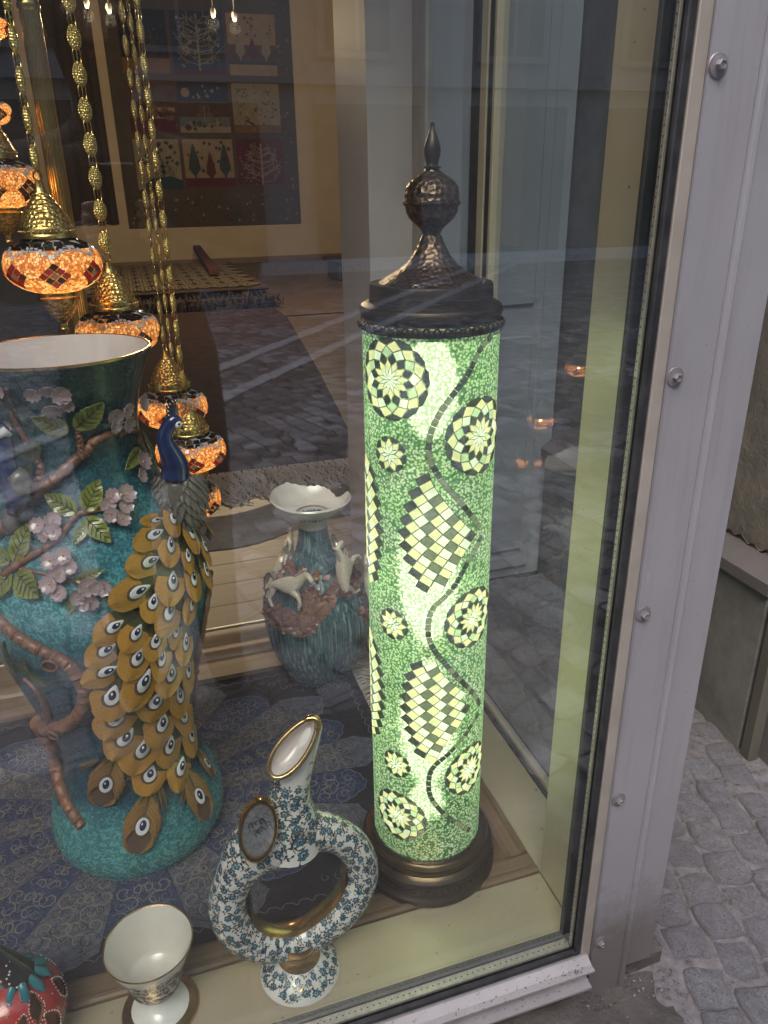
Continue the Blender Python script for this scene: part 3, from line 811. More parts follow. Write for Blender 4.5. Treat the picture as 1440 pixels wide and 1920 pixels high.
# bottom ledges
m = MB()
m.prism([(-2.2, .7985, .116), (-2.2, .790, .1165), (-2.2, .788, .112), (-2.2, .7985, .108)][::1], (2.80, 0, 0), 'rubber'); wp('bottom_gasket', m)
m = MB()
pr = [(.7985, .1075), (.7855, .1075), (.7710, .1000), (.7600, .0990), (.7595, .0955), (.7700, .0950), (.7985, .0950)]
m.prism([(-2.2, a, b) for a, b in pr], (2.815, 0, 0), 'ledge_metal'); wp('upper_ledge', m, smooth=20)
m = MB(); m.box((-2.2, .786, .060), (.612, .7985, .0945), 'frame_metal_dark'); wp('ledge_recess', m)
m = MB()
pr = [(.7855, .0700), (.7620, .0645), (.7560, .0640), (.7555, .0600), (.7855, .0590)]
m.prism([(-2.2, a, b) for a, b in pr], (2.810, 0, 0), 'ledge_metal'); wp('lower_ledge', m, smooth=20)
for px_, py_ in ((975, 1842),):
    c = at(px_, py_, Y=.784)
    bo = inst('bolt', hx.mesh('bolt', 20), win, Matrix.Translation((c[0], .7858, .082))@R)
# back post and mullions on the side
m = MB(); m.rbox((X1, 2.010, FL-.04), (.7295, 2.300, TOP), 'rear_paint', .0015); wp('rear_post', m)
m = MB(); m.rbox((.7300, 1.925, FL+.02), (.752, 2.30, TOP), 'lip_metal', .0015); wp('side_frame', m)
m = MB(); m.rbox((.7270, 1.600, FL+.02), (.752, 1.650, TOP), 'rubber', .002); m.rbox((.7240, 1.568, FL+.02), (.752, 1.599, TOP), 'inner_metal', .0015)
m.rbox((.7265, 1.545, FL+.02), (.752, 1.567, TOP), 'rubber', .002); m.rbox((.7255, 1.532, FL+.02), (.752, 1.5445, TOP), 'inner_metal', .0015); wp('mullion', m)
m = MB(); m.add([(.738, YI, FL), (.738, 1.530, FL), (.738, 1.530, TOP), (.738, YI, TOP)], [(0, 1, 2, 3)], 'side_glass'); wp('side_pane', m, smooth=0)
m = MB(); m.add([(.738, 1.652, FL), (.738, 1.924, FL), (.738, 1.924, TOP), (.738, 1.652, TOP)], [(0, 1, 2, 3)], 'side_glass'); wp('side_pane', m, smooth=0)
#@@NEXT
# ================================================================== MOSAIC FLOOR LAMP
LX, LY, LR = .4171, 1.0716, .102
lamp = thing('mosaic_floor_lamp', 'tall lit green and cream mosaic glass column lamp with dark bronze spire and base', 'floor lamp', (LX, LY, FL))
def cyl(px, py, R=LR):
    d = ray(px, py); ox, oy = EYE[0]-LX, EYE[1]-LY
    a = d[0]**2+d[1]**2; b = ox*d[0]+oy*d[1]; c = ox*ox+oy*oy-R*R
    q = b*b-a*c
    t = (-b-math.sqrt(q))/a if q > 0 else -b/a
    p = EYE+t*d; th = math.atan2(p[1]-LY, p[0]-LX)
    if th > PI*.5: th -= 2*PI
    return np.array([th*LR, p[2]])
def cylp(u, v, R): return (LX+R*math.cos(u/LR), LY+R*math.sin(u/LR), v)
ZT0, ZT1 = .2150, 1.1900
m = MB(); m.lathe([(LR, z) for z in np.linspace(ZT0, ZT1, 40)], 'glass_beads', 96, (LX, LY, 0)); part('glass_tube', m, lamp, smooth=60)
tiles = []        # (px size, polygon in (u,v), material)
def add_tile(poly, mat):
    P = [np.array(p) for p in poly]; c = sum(P)/len(P)
    P = [c+(p-c)*(1-min(.35, .0012/(np.linalg.norm(p-c)+1e-9))) for p in P]
    if min(p[1] for p in P) < ZT0+.001 or max(p[1] for p in P) > ZT1-.006: return
    tiles.append((P, mat, c))
def cut_tile(P, mat, name='mosaic_tile'):
    a = sum((P[i][0]*P[(i+1) % len(P)][1]-P[(i+1) % len(P)][0]*P[i][1]) for i in range(len(P)))
    if a < 0: P = P[::-1]
    n = len(P); h = random.uniform(.0014, .0022)
    lo = [cylp(p[0], p[1], LR+.0002) for p in P]; c = sum(P)/n
    hi = [cylp(*(c+(p-c)*.95), LR+h) for p in P]
    vs = lo+hi; fs = [tuple(range(n, 2*n))]+[(i, (i+1) % n, n+(i+1) % n, n+i) for i in range(n)]
    mb = MB(); mb.add(vs, fs, mat)
    g0 = [cylp(*(c+(p-c)*1.10), LR+.0006) for p in P]; g1 = [cylp(*(c+(p-c)*.985), LR+.0009) for p in P]
    mb.add(g0+g1, [(i, (i+1) % n, n+(i+1) % n, n+i) for i in range(n)], 'grout_green'); return mb
def merge(a, b):
    o = len(a.v); a.v += b.v; ids = [a.mi(n_) for n_ in b.names]
    for f_, i_ in zip(b.f, b.m): a.f.append(tuple(q+o for q in f_)); a.m.append(ids[i_])
def rosette(px, py, rad, n, K, cols, rot=0.0, sx=1.0):
    c = cyl(px, py)
    r = [rad*(k/(K+1))**.92 for k in range(K+2)]
    occ.append((c, rad))
    for k in range(1, K+1):
        for j in range(n):
            a = 2*PI*(j+(.5 if k % 2 else 0))/n+rot; da = PI/n
            pol = lambda rr, aa: c+np.array([rr*math.cos(aa)*sx, rr*math.sin(aa)])
            P = [pol(r[k-1], a), pol(r[k], a+da), pol(r[k+1], a), pol(r[k], a-da)] if k > 1 else [c, pol(r[1], a+da), pol(r[2], a), pol(r[1], a-da)]
            if k == K: P = [pol(r[k-1], a), pol(r[k], a+da), pol(r[k]*.62+r[k+1]*.38, a+da*.55), pol(r[k]*.62+r[k+1]*.38, a-da*.55), pol(r[k], a-da)]
            mt = cols[k-1]
            if isinstance(mt, tuple): mt = mt[j % len(mt)]
            add_tile(P, mt)
occ = []
C_, W_, D_, G_, S_ = 'tile_cream', 'tile_clear', 'tile_mirror', 'tile_green', 'tile_smoke'
big = [W_, C_, D_, (W_, G_), C_, D_]
rosette(731, 712, .066, 12, 6, big, .1)
rosette(731, 852, .034, 9, 3, [W_, C_, D_], .2)
rosette(899, 818, .066, 12, 6, big, .25)
rosette(737, 1170, .034, 9, 3, [W_, C_, D_], .05)
rosette(886, 1158, .060, 12, 6, big, .0)
rosette(743, 1432, .034, 9, 3, [W_, C_, D_], .3)
rosette(879, 1441, .058, 12, 6, big, .2)
rosette(747, 1529, .060, 12, 6, big, .0)
def arc(px_pts):
    q = smooth_path([cyl(*p)[::-1] for p in px_pts], 60)   # (v,u)
    vs = np.array([a[0] for a in q]); us = np.array([a[1] for a in q]); o = np.argsort(vs)
    return lambda v: float(np.interp(v, vs[o], us[o])), vs.min(), vs.max()
def lens(left, right, ncol, mirror=False):
    fl, v0, v1 = arc(left)
    fr = arc(right)[0] if right else None
    a, b = .0119, .0112; colr = [D_, C_, W_, S_, C_, W_, S_, C_, W_, D_, C_, W_, S_]
    sg = -1 if mirror else 1
    for i in range(ncol):
        for j in range(-60, 60):
            if (i+j) % 2: continue
            v = (v0+v1)/2+j*b
            P = []
            for dx, dy in ((-1, 0), (0, 1), (1, 0), (0, -1)):
                vv = v+dy*b; P.append(np.array([fl(vv)+sg*(i+dx+.6)*a, vv+sg*0*dx]))
            if v-b < v0+.002 or v+b > v1-.002: continue
            cu = fl(v)+sg*(i+.6)*a
            if fr is not None and cu > fr(v)-.009: continue
            if fr is None:
                lim = (ncol-1)*a*(1-((v-(v0+v1)/2)/((v1-v0)/2))**2)
                if sg*(cu-fl(v)) > lim: continue
            add_tile(P, colr[i % 13])
lens([(806, 872), (771, 920), (750, 1000), (768, 1070), (800, 1124)], [(812, 872), (840, 925), (898, 997), (858, 1080), (818, 1126)], 13)
lens([(797, 1222), (762, 1262), (753, 1325), (770, 1392), (798, 1436)], [(800, 1222), (835, 1270), (882, 1318), (845, 1390), (808, 1438)], 13)
lens([(692, 852), (706, 900), (717, 990), (713, 1060), (704, 1105)], None, 10, True)
lens([(697, 1172), (712, 1230), (722, 1310), (716, 1360), (706, 1392)], None, 10, True)
def band(px_pts, w=.0098, l=.0120, mats=(D_, S_)):
    q = [cyl(*p) for p in px_pts]; L = sum(np.linalg.norm(q[i+1]-q[i]) for i in range(len(q)-1))
    path = smooth_path(q, 200); s = [0]
    for i in range(199): s.append(s[-1]+np.linalg.norm(path[i+1]-path[i]))
    n = max(2, int(s[-1]/l)); s = np.array(s); pa = np.array(path)
    at_ = lambda d: np.array([np.interp(d, s, pa[:, 0]), np.interp(d, s, pa[:, 1])])
    for k in range(n):
        p0, p1 = at_(k*s[-1]/n), at_((k+1)*s[-1]/n)
        def nr(d):
            t = at_(min(d+.003, s[-1]))-at_(max(d-.003, 0)); t = t/np.linalg.norm(t); return np.array([-t[1], t[0]])
        n0, n1 = nr(k*s[-1]/n)*w/2, nr((k+1)*s[-1]/n)*w/2
        add_tile([p0+n0, p1+n1, p1-n1, p0-n0], random.choice(mats))
band([(921, 628), (900, 655), (875, 705), (853, 735), (831, 765), (812, 800), (804, 830), (805, 858), (815, 880), (831, 905), (853, 930), (878, 960), (900, 990)])
band([(902, 1003), (890, 1030), (872, 1062), (852, 1098), (828, 1125), (812, 1140), (804, 1163), (803, 1190), (812, 1215), (835, 1245), (863, 1275), (889, 1302), (899, 1322)])
band([(896, 1335), (880, 1365), (858, 1395), (835, 1418), (812, 1438), (804, 1462), (806, 1490), (822, 1515), (848, 1538), (880, 1556)])
# the side turned away: the same design carried round
front = list(tiles)
def px_size(c):
    p = proj(cylp(c[0], c[1], LR)); nrm = math.cos(c[0]/LR)*(-LX)+math.sin(c[0]/LR)*(-LY)
    return nrm/p[2]
front.sort(key=lambda t: -px_size(t[2]))
for P, mat, c in front[:298]:
    part('mosaic_tile', cut_tile(P, mat), lamp, smooth=0)
rest = MB()
for P, mat, c in front[298:]:
    cc = cut_tile(P, mat); merge(rest, cc)
for P, mat, c in front:
    if px_size(c) < .15: continue
    P2 = [p+np.array([PI*LR, 0]) for p in P]; cc = cut_tile(P2, mat); merge(rest, cc)
part('mosaic_tile_field', rest, lamp, smooth=0, kind='stuff')
# rim of small dark tiles at the foot of the tube
m = MB()
for k in range(64):
    a = 2*PI*k/64; w = .0042
    P = [np.array([a*LR-w, ZT0-.008]), np.array([a*LR+w, ZT0-.008]), np.array([a*LR+w, ZT0+.004]), np.array([a*LR-w, ZT0+.004])]
    cc = cut_tile(P, 'tile_mirror'); merge(m, cc)
part('foot_tile_ring', m, lamp, smooth=0, kind='stuff')
# base
m = MB(); m.lathe([(.0, FL), (.131, FL), (.1345, FL+.004), (.1345, FL+.016), (.131, FL+.020), (.128, FL+.024), (.1285, FL+.044), (.131, FL+.048), (.129, FL+.053), (.122, FL+.056),
    (.117, FL+.060), (.1195, FL+.064), (.1205, FL+.070), (.118, FL+.0755), (.112, FL+.078), (.1075, FL+.080), (.1065, FL+.082), (.0, FL+.082)], 'bronze', 80, (LX, LY, 0),
    mats=['bronze']*9+['bronze_warm']*8)
part('base', m, lamp, smooth=40)
m = MB()
for k in range(72):
    a = 2*PI*k/72; m.ball((LX+.1285*math.cos(a), LY+.1285*math.sin(a), FL+.034), (.0036, .0036, .0036), 'bronze', 8, 5)
part('base_beading', m, lamp, kind='stuff')
# cap
zz = lambda y: at(808-.0096*(y-600), y, Y=LY)[2]
px2m = lambda y: proj((LX, LY, zz(y)))[2]/F_PX
def prof_px(lst): return [(hw*px2m(y), zz(y)) for hw, y in lst]
cp = prof_px([(126, 617), (129, 612), (131, 606), (130, 598), (127, 594), (127, 591), (131, 588), (134, 581), (134, 574), (131, 568), (124, 564), (116.5, 562), (116, 556), (116, 532), (114.5, 528.5), (60, 528), (0.1, 528)])
cp = [(.104, cp[0][1])]+cp
m = MB(); m.lathe(cp, 'bronze', 96, (LX, LY, 0)); part('cap', m, lamp, smooth=30)
m = MB(); zb = zz(602); rb = 131*px2m(602)
for k in range(44):
    a = 2*PI*k/44; m.ball((LX+rb*math.cos(a), LY+rb*math.sin(a), zb), (.0058, .0058, .0064), 'bronze', 10, 7)
part('cap_beading', m, lamp, kind='stuff')
m = MB()
for a in (-2.2, -.75):
    p = [(LX+r*math.cos(a+s), LY+r*math.sin(a+s), zz(528)+h) for r, s, h in ((.080, -.06, .0005), (.081, -.02, .004), (.081, .03, .004), (.080, .07, .0005))]
    m.tube(p, .0012, 'spacer_metal', 6)
part('cap_clips', m, lamp)
cone = prof_px([(98, 528.2), (88, 521), (76, 514), (60, 504), (47, 493), (37, 480), (28, 464), (21.5, 450), (18.5, 441), (17, 440)])
m = MB(); m.lathe(cone, 'bronze_hammered', 72, (LX, LY, 0)); part('spire_cone', m, lamp, smooth=50)
bulb = prof_px([(16, 440), (18, 434), (22, 428), (33, 418), (43, 408), (48, 397), (50, 386), (52, 384.5), (55, 382), (55.5, 380), (52, 377.5), (51.5, 376), (51.5, 365), (49, 350), (43, 341), (33, 333), (22, 326), (14, 319), (12.5, 316)])
m = MB(); m.lathe(bulb, 'bronze_hammered', 72, (LX, LY, 0)); part('spire_bulb', m, lamp, smooth=35)
tip = prof_px([(12, 316.5), (16.5, 315), (17, 313), (12, 311), (11, 308), (12, 303), (15, 292), (16.2, 282), (15, 272), (11, 260), (7, 248), (4.6, 240), (4, 233), (4.6, 231), (3.5, 229.5), (.01, 229.5)])
m = MB(); m.lathe(tip, 'bronze', 40, (LX, LY, 0)); part('spire_tip', m, lamp, smooth=40)
m = MB()
for zc, hl, rb_ in ((1.085, .085, .040), (.775, .150, .046), (.455, .150, .046), (.275, .04, .03)):
    m.lathe([(max(.0005, rb_*(1-abs(t)**2.2)**.8), zc+t*hl) for t in np.linspace(-1, 1, 25)], 'lamp_core', 24, (LX, LY, 0))
m.lathe([(.006, FL+.08), (.006, 1.18)], 'brass', 12, (LX, LY, 0))
part('glowing_bulbs', m, lamp, smooth=70)
#@@NEXT
# ================================================================== PEACOCK VASE
VX, VY = -.125, 1.345
vase = thing('peacock_vase', 'large turquoise ceramic vase with a gold tailed peacock and blossom branches in relief', 'vase', (VX, VY, FL))
VP = [(.02, .130), (.145, .130), (.158, .136), (.167, .150), (.172, .175), (.171, .205), (.163, .240), (.150, .270), (.137, .305), (.130, .335), (.129, .365), (.132, .400), (.140, .440),
      (.152, .490), (.166, .540), (.180, .590), (.190, .640), (.194, .690), (.193, .740), (.187, .780), (.172, .830), (.150, .875), (.128, .915), (.113, .950), (.107, .985), (.109, 1.02), (.118, 1.06), (.132, 1.10), (.146, 1.130)]
VZ = np.array([p[1] for p in VP[1:]]); VR = np.array([p[0] for p in VP[1:]])
def make_sor(cx, cy, Zs, Rs, off=0.0):
    def rad(z): return float(np.interp(z, Zs, Rs))+off
    def hit(px, py):
        d = ray(px, py)
        # march along the ray to the surface; beside the outline take the closest approach
        ts = np.linspace(.75, 1.35, 500)*math.hypot(cx, cy)/math.hypot(d[0], d[1])
        P = EYE+ts[:, None]*d; D = np.hypot(P[:, 0]-cx, P[:, 1]-cy)-np.interp(P[:, 2], Zs, Rs)-off
        k = np.argmax(D < 0) if (D < 0).any() else int(np.argmin(D))
        if D[k] < 0 and k > 0:
            w = D[k-1]/(D[k-1]-D[k]); p = P[k-1]*(1-w)+P[k]*w
        else: p = P[k]
        a = math.atan2(p[1]-cy, p[0]-cx); z = p[2]; r = rad(z)
        sl = (rad(z+.004)-rad(z-.004))/.008
        n = unit((math.cos(a), math.sin(a), -sl))
        return np.array([cx+r*math.cos(a), cy+r*math.sin(a), z]), n
    return hit
vhit = make_sor(VX, VY, VZ, VR)
m = MB()
zs = smooth_path(VP, 90)
m.lathe([(a, b-FL) for a, b in zs], 'teal_glaze', 96, (VX, VY, FL), rf=lambda a, z: 1+.006*math.sin(2*a+1)+.004*math.sin(3*a+z*9))
part('body', m, vase, smooth=60)
m = MB()
inner = [(.146, 1.1302), (.1465, 1.1335), (.144, 1.1345), (.1415, 1.1330)]
m.lathe([(a, b-FL) for a, b in inner], 'gold_rim', 96, (VX, VY, FL)); part('rim', m, vase, smooth=60)
m = MB()
inn = [(.1414, 1.1331), (.128, 1.098), (.114, 1.06), (.104, 1.02), (.102, .985), (.108, .95), (.122, .915), (.12, .86), (.0, .80)]
m.lathe([(a, b-FL) for a, b in inn], 'vase_inside', 96, (VX, VY, FL)); part('inner_wall', m, vase, smooth=60)

def zoom(ox, oy, s): return lambda x, y: (ox+x/s, oy+y/s)
Z2 = zoom(0, 560, 3.0); Z3 = zoom(0, 1060, 3.0)
# branches
def branch(pts, conv, w0, w1, lift=.35, name='branch', knots=()):
    q = [conv(*p) for p in pts]
    H = [vhit(*p) for p in q]
    P = [h[0] for h in H]; N = [h[1] for h in H]
    n = max(14, int(len(pts)*6)); PP = smooth_path(P, n); NN = smooth_path(N, n)
    pts3 = []; rr = []
    for i in range(n):
        t = i/(n-1); s = proj(PP[i])[2]/F_PX
        r = (w0+(w1-w0)*t)*s*.5/3.0
        r *= 1+.10*math.sin(i*1.9+len(pts))+.07*math.sin(i*3.1)
        pts3.append(PP[i]+unit(NN[i])*r*lift*1.6); rr.append(r)
    m = MB(); m.tube(pts3, rr, 'bark_glaze', 12)
    for i in range(3, n-2, 3):          # scored rings in the bark
        t = unit(pts3[i+1]-pts3[i-1]); nn = unit(NN[i]); b = unit(np.cross(t, nn))
        ang0 = random.uniform(-1.2, -.2); ang1 = ang0+random.uniform(.9, 1.7)
        arcp = [pts3[i]+rr[i]*1.01*(nn*math.cos(a)+b*math.sin(a))+t*.002*math.sin(a*2) for a in np.linspace(ang0, ang1, 6)]
        m.tube(arcp, .0006, 'bark_groove', 4)
    for (kx, ky, kr) in knots:
        p, nn = vhit(*conv(kx, ky)); s = proj(p)[2]/F_PX*kr/3
        u = unit(np.cross(nn, (0, 0, 1))); v = np.cross(nn, u)
        c = p+nn*(w0*.0010/3*1.05)
        ring = [c+s*(u*math.cos(a)*1.25+v*math.sin(a)) for a in np.linspace(0, 2*PI, 18)[:-1]]
        m.tube(ring, s*.22, 'bark_glaze', 6, closed=True)
        m.poly([q_+nn*.0002 for q_ in ring], 'bark_knot')
    return part(name, m, vase, smooth=50)
branch([(-60, 1400), (0, 1330), (100, 1225), (230, 1080), (330, 1000), (430, 900), (480, 860), (520, 805), (600, 765), (690, 735)], Z2, 82, 40)
branch([(660, 765), (700, 745), (750, 745), (772, 775), (772, 820)], Z2, 36, 20)
branch([(460, 880), (448, 800), (435, 735)], Z2, 46, 34)
branch([(200, 1100), (228, 1010), (235, 940), (200, 880), (150, 790), (100, 700), (60, 600), (40, 500)], Z2, 52, 22)
branch([(-30, 1575), (60, 1530), (150, 1465), (230, 1420), (330, 1350), (395, 1265), (440, 1215), (500, 1200), (585, 1190)], Z2, 50, 26)
branch([(120, 1520), (250, 1545), (400, 1585), (450, 1625)], Z2, 30, 16)
branch([(-60, 240), (0, 285), (60, 345), (120, 395), (210, 450), (300, 495), (390, 545), (450, 620), (480, 700), (465, 790), (400, 870), (320, 900), (240, 900), (190, 885)], Z3, 66, 84, knots=[(315, 515, 34), (345, 900, 30)])
branch([(285, 880), (262, 790), (215, 700), (140, 630)], Z3, 46, 24)
branch([(250, 900), (290, 1000), (330, 1090), (350, 1200), (385, 1320), (430, 1400), (470, 1465)], Z3, 84, 56)
branch([(1170, 40), (1160, 160), (1135, 320), (1110, 470), (1090, 600), (1085, 700), (1090, 780)], Z3, 40, 30)
# leaves
def leaf_mesh(dark=False, seed=0):
    r = np.random.default_rng(seed); n = 14; vs = []; fs = []; mt = 'leaf_glaze_dark' if dark else 'leaf_glaze'
    def hw(t): return .5*math.sin(PI*min(1, t**.75))**.8*(1.0 if t < .97 else .5)
    for i in range(n+1):
        t = i/n; w = max(.006, hw(t)); w *= 1+(.07 if i % 2 else -.03)
        for k, u in enumerate((-1, -.5, 0, .5, 1)):
            z = .10*(abs(u))**1.3*(.6+.4*math.sin(t*3))-.20*(t-.5)**2+.02*math.sin(t*20+u)
            vs.append((u*w, t, z))
    for i in range(n):
        for k in range(4): a = i*5+k; fs.append((a, a+1, a+6, a+5))
    mb = MB(); mb.add(vs, fs, mt)
    nb = len(vs); mb.add([(x, y, z-.05) for x, y, z in vs], [f[::-1] for f in fs], mt)
    rim = [i*5 for i in range(n+1)]+[n*5+k for k in range(1, 5)]+[i*5+4 for i in range(n-1, -1, -1)]+[3, 2, 1]
    mb.add([vs[i] for i in rim]+[(vs[i][0], vs[i][1], vs[i][2]-.05) for i in rim], [(i, len(rim)+i, len(rim)+(i+1) % len(rim), (i+1) % len(rim)) for i in range(len(rim))], mt)
    mb.tube([(0, t, .008-.20*(t-.5)**2) for t in np.linspace(.02, .96, 7)], [.034, .032, .028, .024, .020, .016, .010], 'leaf_vein', 5)
    for t in (.15, .3, .45, .6, .74):
        for sg in (-1, 1):
            w = hw(t+.10)*.8
            mb.tube([(0, t, .006-.20*(t-.5)**2), (sg*w*.5, t+.08, .058-.20*(t-.42)**2), (sg*w, t+.19, .098-.2*(t-.3)**2)], [.019, .017, .008], 'leaf_vein', 4)
    return mb.mesh('leaf', 50)
LEAF = [leaf_mesh(False, 1), leaf_mesh(False, 2)]; LEAFD = [leaf_mesh(True, 3)]
def put_on(me, conv, root, tip, width, hit, parent, name, lift=.003, tilt=.12, zs=1.0):
    p0, n0 = hit(*conv(*root)); p1, n1 = hit(*conv(*tip)); n = unit(n0+n1)
    # true length from the picture length at this depth, kept in the tangent plane
    s = proj((p0+p1)/2)[2]/F_PX
    d = p1-p0; L = np.linalg.norm(d); yv = unit(d); yv = unit(yv*math.cos(tilt)+n*math.sin(tilt))
    xv = unit(np.cross(yv, n)); zv = np.cross(xv, yv)
    w = width*s/3.0
    M = frame_M(p0+n*lift, xv, yv, zv, w, L, zs*max(w, L*.5))
    return inst(name, me, parent, M)
for k, (r, t, w) in enumerate([((395, 735), (180, 642), 118), ((415, 725), (568, 563), 140), ((775, 845), (672, 972), 80), ((440, 1205), (262, 1103), 112), ((478, 1200), (556, 1018), 118),
        ((478, 1232), (622, 1378), 112), ((492, 1262), (418, 1392), 62), ((90, 1480), (203, 1258), 130), ((75, 1485), (-20, 1395), 100), ((80, 1535), (-10, 1665), 130), ((105, 1545), (248, 1672), 165), ((425, 1585), (590, 1512), 64)]):
    put_on(LEAF[k % 2], Z2, r, t, w, vhit, vase, 'leaf', .006)
for (r, t, w) in [((170, 900), (245, 785), 100), ((190, 890), (105, 820), 66), ((85, 640), (45, 505), 74), ((110, 630), (170, 690), 34), ((190, 930), (150, 1055), 60), ((790, 740), (830, 960), 90)]:
    put_on(LEAFD[0], Z2, r, t, w, vhit, vase, 'leaf', .006)
for (r, t, w) in [((150, 600), (150, 490), 74), ((170, 590), (288, 662), 62), ((100, 600), (60, 400), 50), ((425, 150), (395, 262), 64)]:
    put_on(LEAFD[0] if w != 64 else LEAF[0], Z3, r, t, w, vhit, vase, 'leaf', .005)
# blossoms
def blossom(seed):
    r = np.random.default_rng(seed); mb = MB()
    for k in range(5):
        a = 2*PI*k/5+r.uniform(-.08, .08); ca, sa = math.cos(a), math.sin(a); vs = []; fs = []
        n = 6
        for i in range(n+1):
            t = i/n; w = .47*math.sin(PI*(.10+.72*t))**.8
            for u in (-1, -.33, .33, 1):
                x = .06+t*.86-(.05 if (abs(u) < .5 and i == n) else 0); y = u*w
                z = .10+.22*t*t+.10*u*u*t+k*.02+r.uniform(-.01, .01)
                vs.append((x*ca-y*sa, x*sa+y*ca, z))
        for i in range(n):
            for j in range(3): b = i*4+j; fs.append((b, b+1, b+5, b+4))
        mb.add(vs, fs, 'petal_glaze')
        mb.add([(x*.97, y*.97, z-.09) for x, y, z in vs], [f[::-1] for f in fs], 'petal_glaze')
        rim = [i*4 for i in range(n+1)]+[n*4+1, n*4+2]+[i*4+3 for i in range(n, -1, -1)]
        R = len(rim); mb.add([vs[i] for i in rim]+[(vs[i][0]*.97, vs[i][1]*.97, vs[i][2]-.09) for i in rim], [(i, R+i, R+(i+1) % R, (i+1) % R) for i in range(R)], 'petal_glaze')
    mb.ball((0, 0, .16), (.12, .12, .10), 'gold', 8, 5)
    mb.add([(.1*math.cos(a), .1*math.sin(a), z) for z in (-.3, .1) for a in np.linspace(0, 2*PI, 7)[:-1]], [(i, (i+1) % 6, 6+(i+1) % 6, 6+i) for i in range(6)], 'petal_glaze')
    return mb.mesh('blossom', 60)
BLO = [blossom(k) for k in range(4)]
def put_flower(p, n, r, parent):
    n = unit(n+rng.normal(0, .16, 3)); u = unit(np.cross(n, rng.normal(0, 1, 3))); v = np.cross(n, u)
    inst('blossom', random.choice(BLO), parent, frame_M(p, u, v, n, r, r, r))
for conv, lst in ((Z2, [(195, 505, 46), (268, 485, 44), (340, 510, 56), (372, 568, 44), (295, 595, 55), (618, 638, 48), (676, 612, 46), (757, 575, 48), (618, 692, 46), (682, 688, 48), (770, 930, 50), (762, 1005, 42),
        (622, 1120, 44), (688, 1112, 54), (597, 1172, 44), (688, 1178, 44), (617, 1222, 44), (672, 1248, 46), (238, 1280, 46), (318, 1253, 48), (318, 1312, 48), (272, 1330, 40), (300, 1475, 50), (368, 1448, 50),
        (402, 1500, 46), (345, 1535, 52), (298, 1597, 52), (498, 1610, 56), (572, 1618, 48), (350, 1645, 48), (12, 480, 50), (78, 690, 30), (1165, 1265, 34), (1200, 1325, 36)]),
        (Z3, [(440, 165, 46), (512, 190, 46), (545, 120, 40), (478, 205, 36)])):
    for x, y, r in lst:
        p, n = vhit(*conv(x, y)); s = proj(p)[2]/F_PX
        put_flower(p+n*.012, n, r*1.12*s/3, vase)
# tail feathers
def feather_mesh(seed):
    """overlapping ceramic feather: root at the origin, tip at y=1, half width .5"""
    r = np.random.default_rng(seed); n, k = 12, 8; vs = []; fs = []
    ph = r.uniform(0, 6, 3); asym = r.uniform(-.08, .08)
    def hw(t): return .5*(.45+.55*min(1, t*2.0))*(max(0.0, 1-max(0, (t-.52)/.5)**2.3))**.62*(1+.05*math.sin(t*16+ph[0]))
    def zz_(u, t): return .10*(1-u*u)*math.sin(PI*min(1, t*.9+.1))+.10*t*t+.03*math.sin(u*4+ph[1])*t
    for i in range(n+1):
        t = i/n
        for j in range(k+1):
            u = -1+2*j/k; w = max(.03, hw(t)); vs.append((u*w+asym*t*t, t, zz_(u, t)))
    for i in range(n):
        for j in range(k): a = i*(k+1)+j; fs.append((a, a+1, a+k+2, a+k+1))
    mb = MB()
    top = [f for f in fs if (f[0]//(k+1)) >= n*.36 or (f[0] % (k+1)) in ()]
    lo = [f for f in fs if f not in top]
    mb.add(vs, top, 'feather_orange'); mb.add(vs, lo, 'feather_green')
    th = .07
    mb.add([(x*.96, y, z-th) for x, y, z in vs], [f[::-1] for f in fs], 'feather_green')
    rim = [i*(k+1) for i in range(n+1)]+[n*(k+1)+j for j in range(1, k+1)]+[i*(k+1)+k for i in range(n-1, -1, -1)]
    R = len(rim); mb.add([vs[i] for i in rim]+[(vs[i][0]*.96, vs[i][1], vs[i][2]-th) for i in rim], [(i, R+i, R+(i+1) % R, (i+1) % R) for i in range(R)], 'feather_orange')
    ex = r.uniform(-.04, .04); ey = .50
    def drop(cx, cy, rx, ry, mat, h, point=0.0, rot=0.0):
        N = 20; P = []
        for q in range(N):
            a = 2*PI*q/N; x = rx*math.cos(a); y = ry*math.sin(a)
            if y < 0: x *= (1+point*y/ry); y *= 1+point*.35
            P.append((cx+x, cy+y))
        c = (cx, cy, zz_(cx*2, cy)+h*1.4)
        ring = [(x, y, zz_(x*2, y)+h) for x, y in P]; low = [(x+(x-cx)*.08, y+(y-cy)*.08, zz_(x*2, y)) for x, y in P]
        mb.add([c]+ring+low, [(0, 1+i, 1+(i+1) % N) for i in range(N)]+[(1+i, 1+N+i, 1+N+(i+1) % N, 1+(i+1) % N) for i in range(N)], mat)
    drop(ex, ey+.04, .215, .165, 'feather_brown', .012, .3)
    drop(ex, ey-.005, .165, .165, 'feather_white', .03, .55)
    drop(ex+.01, ey-.03, .085, .088, 'feather_navy', .05, .2)
    drop(ex+.03, ey-.06, .025, .025, 'feather_white', .085)  # white dot painted on the navy eye as a highlight
    return mb.mesh('tail_feather', 60)
FE = [feather_mesh(k) for k in range(5)]
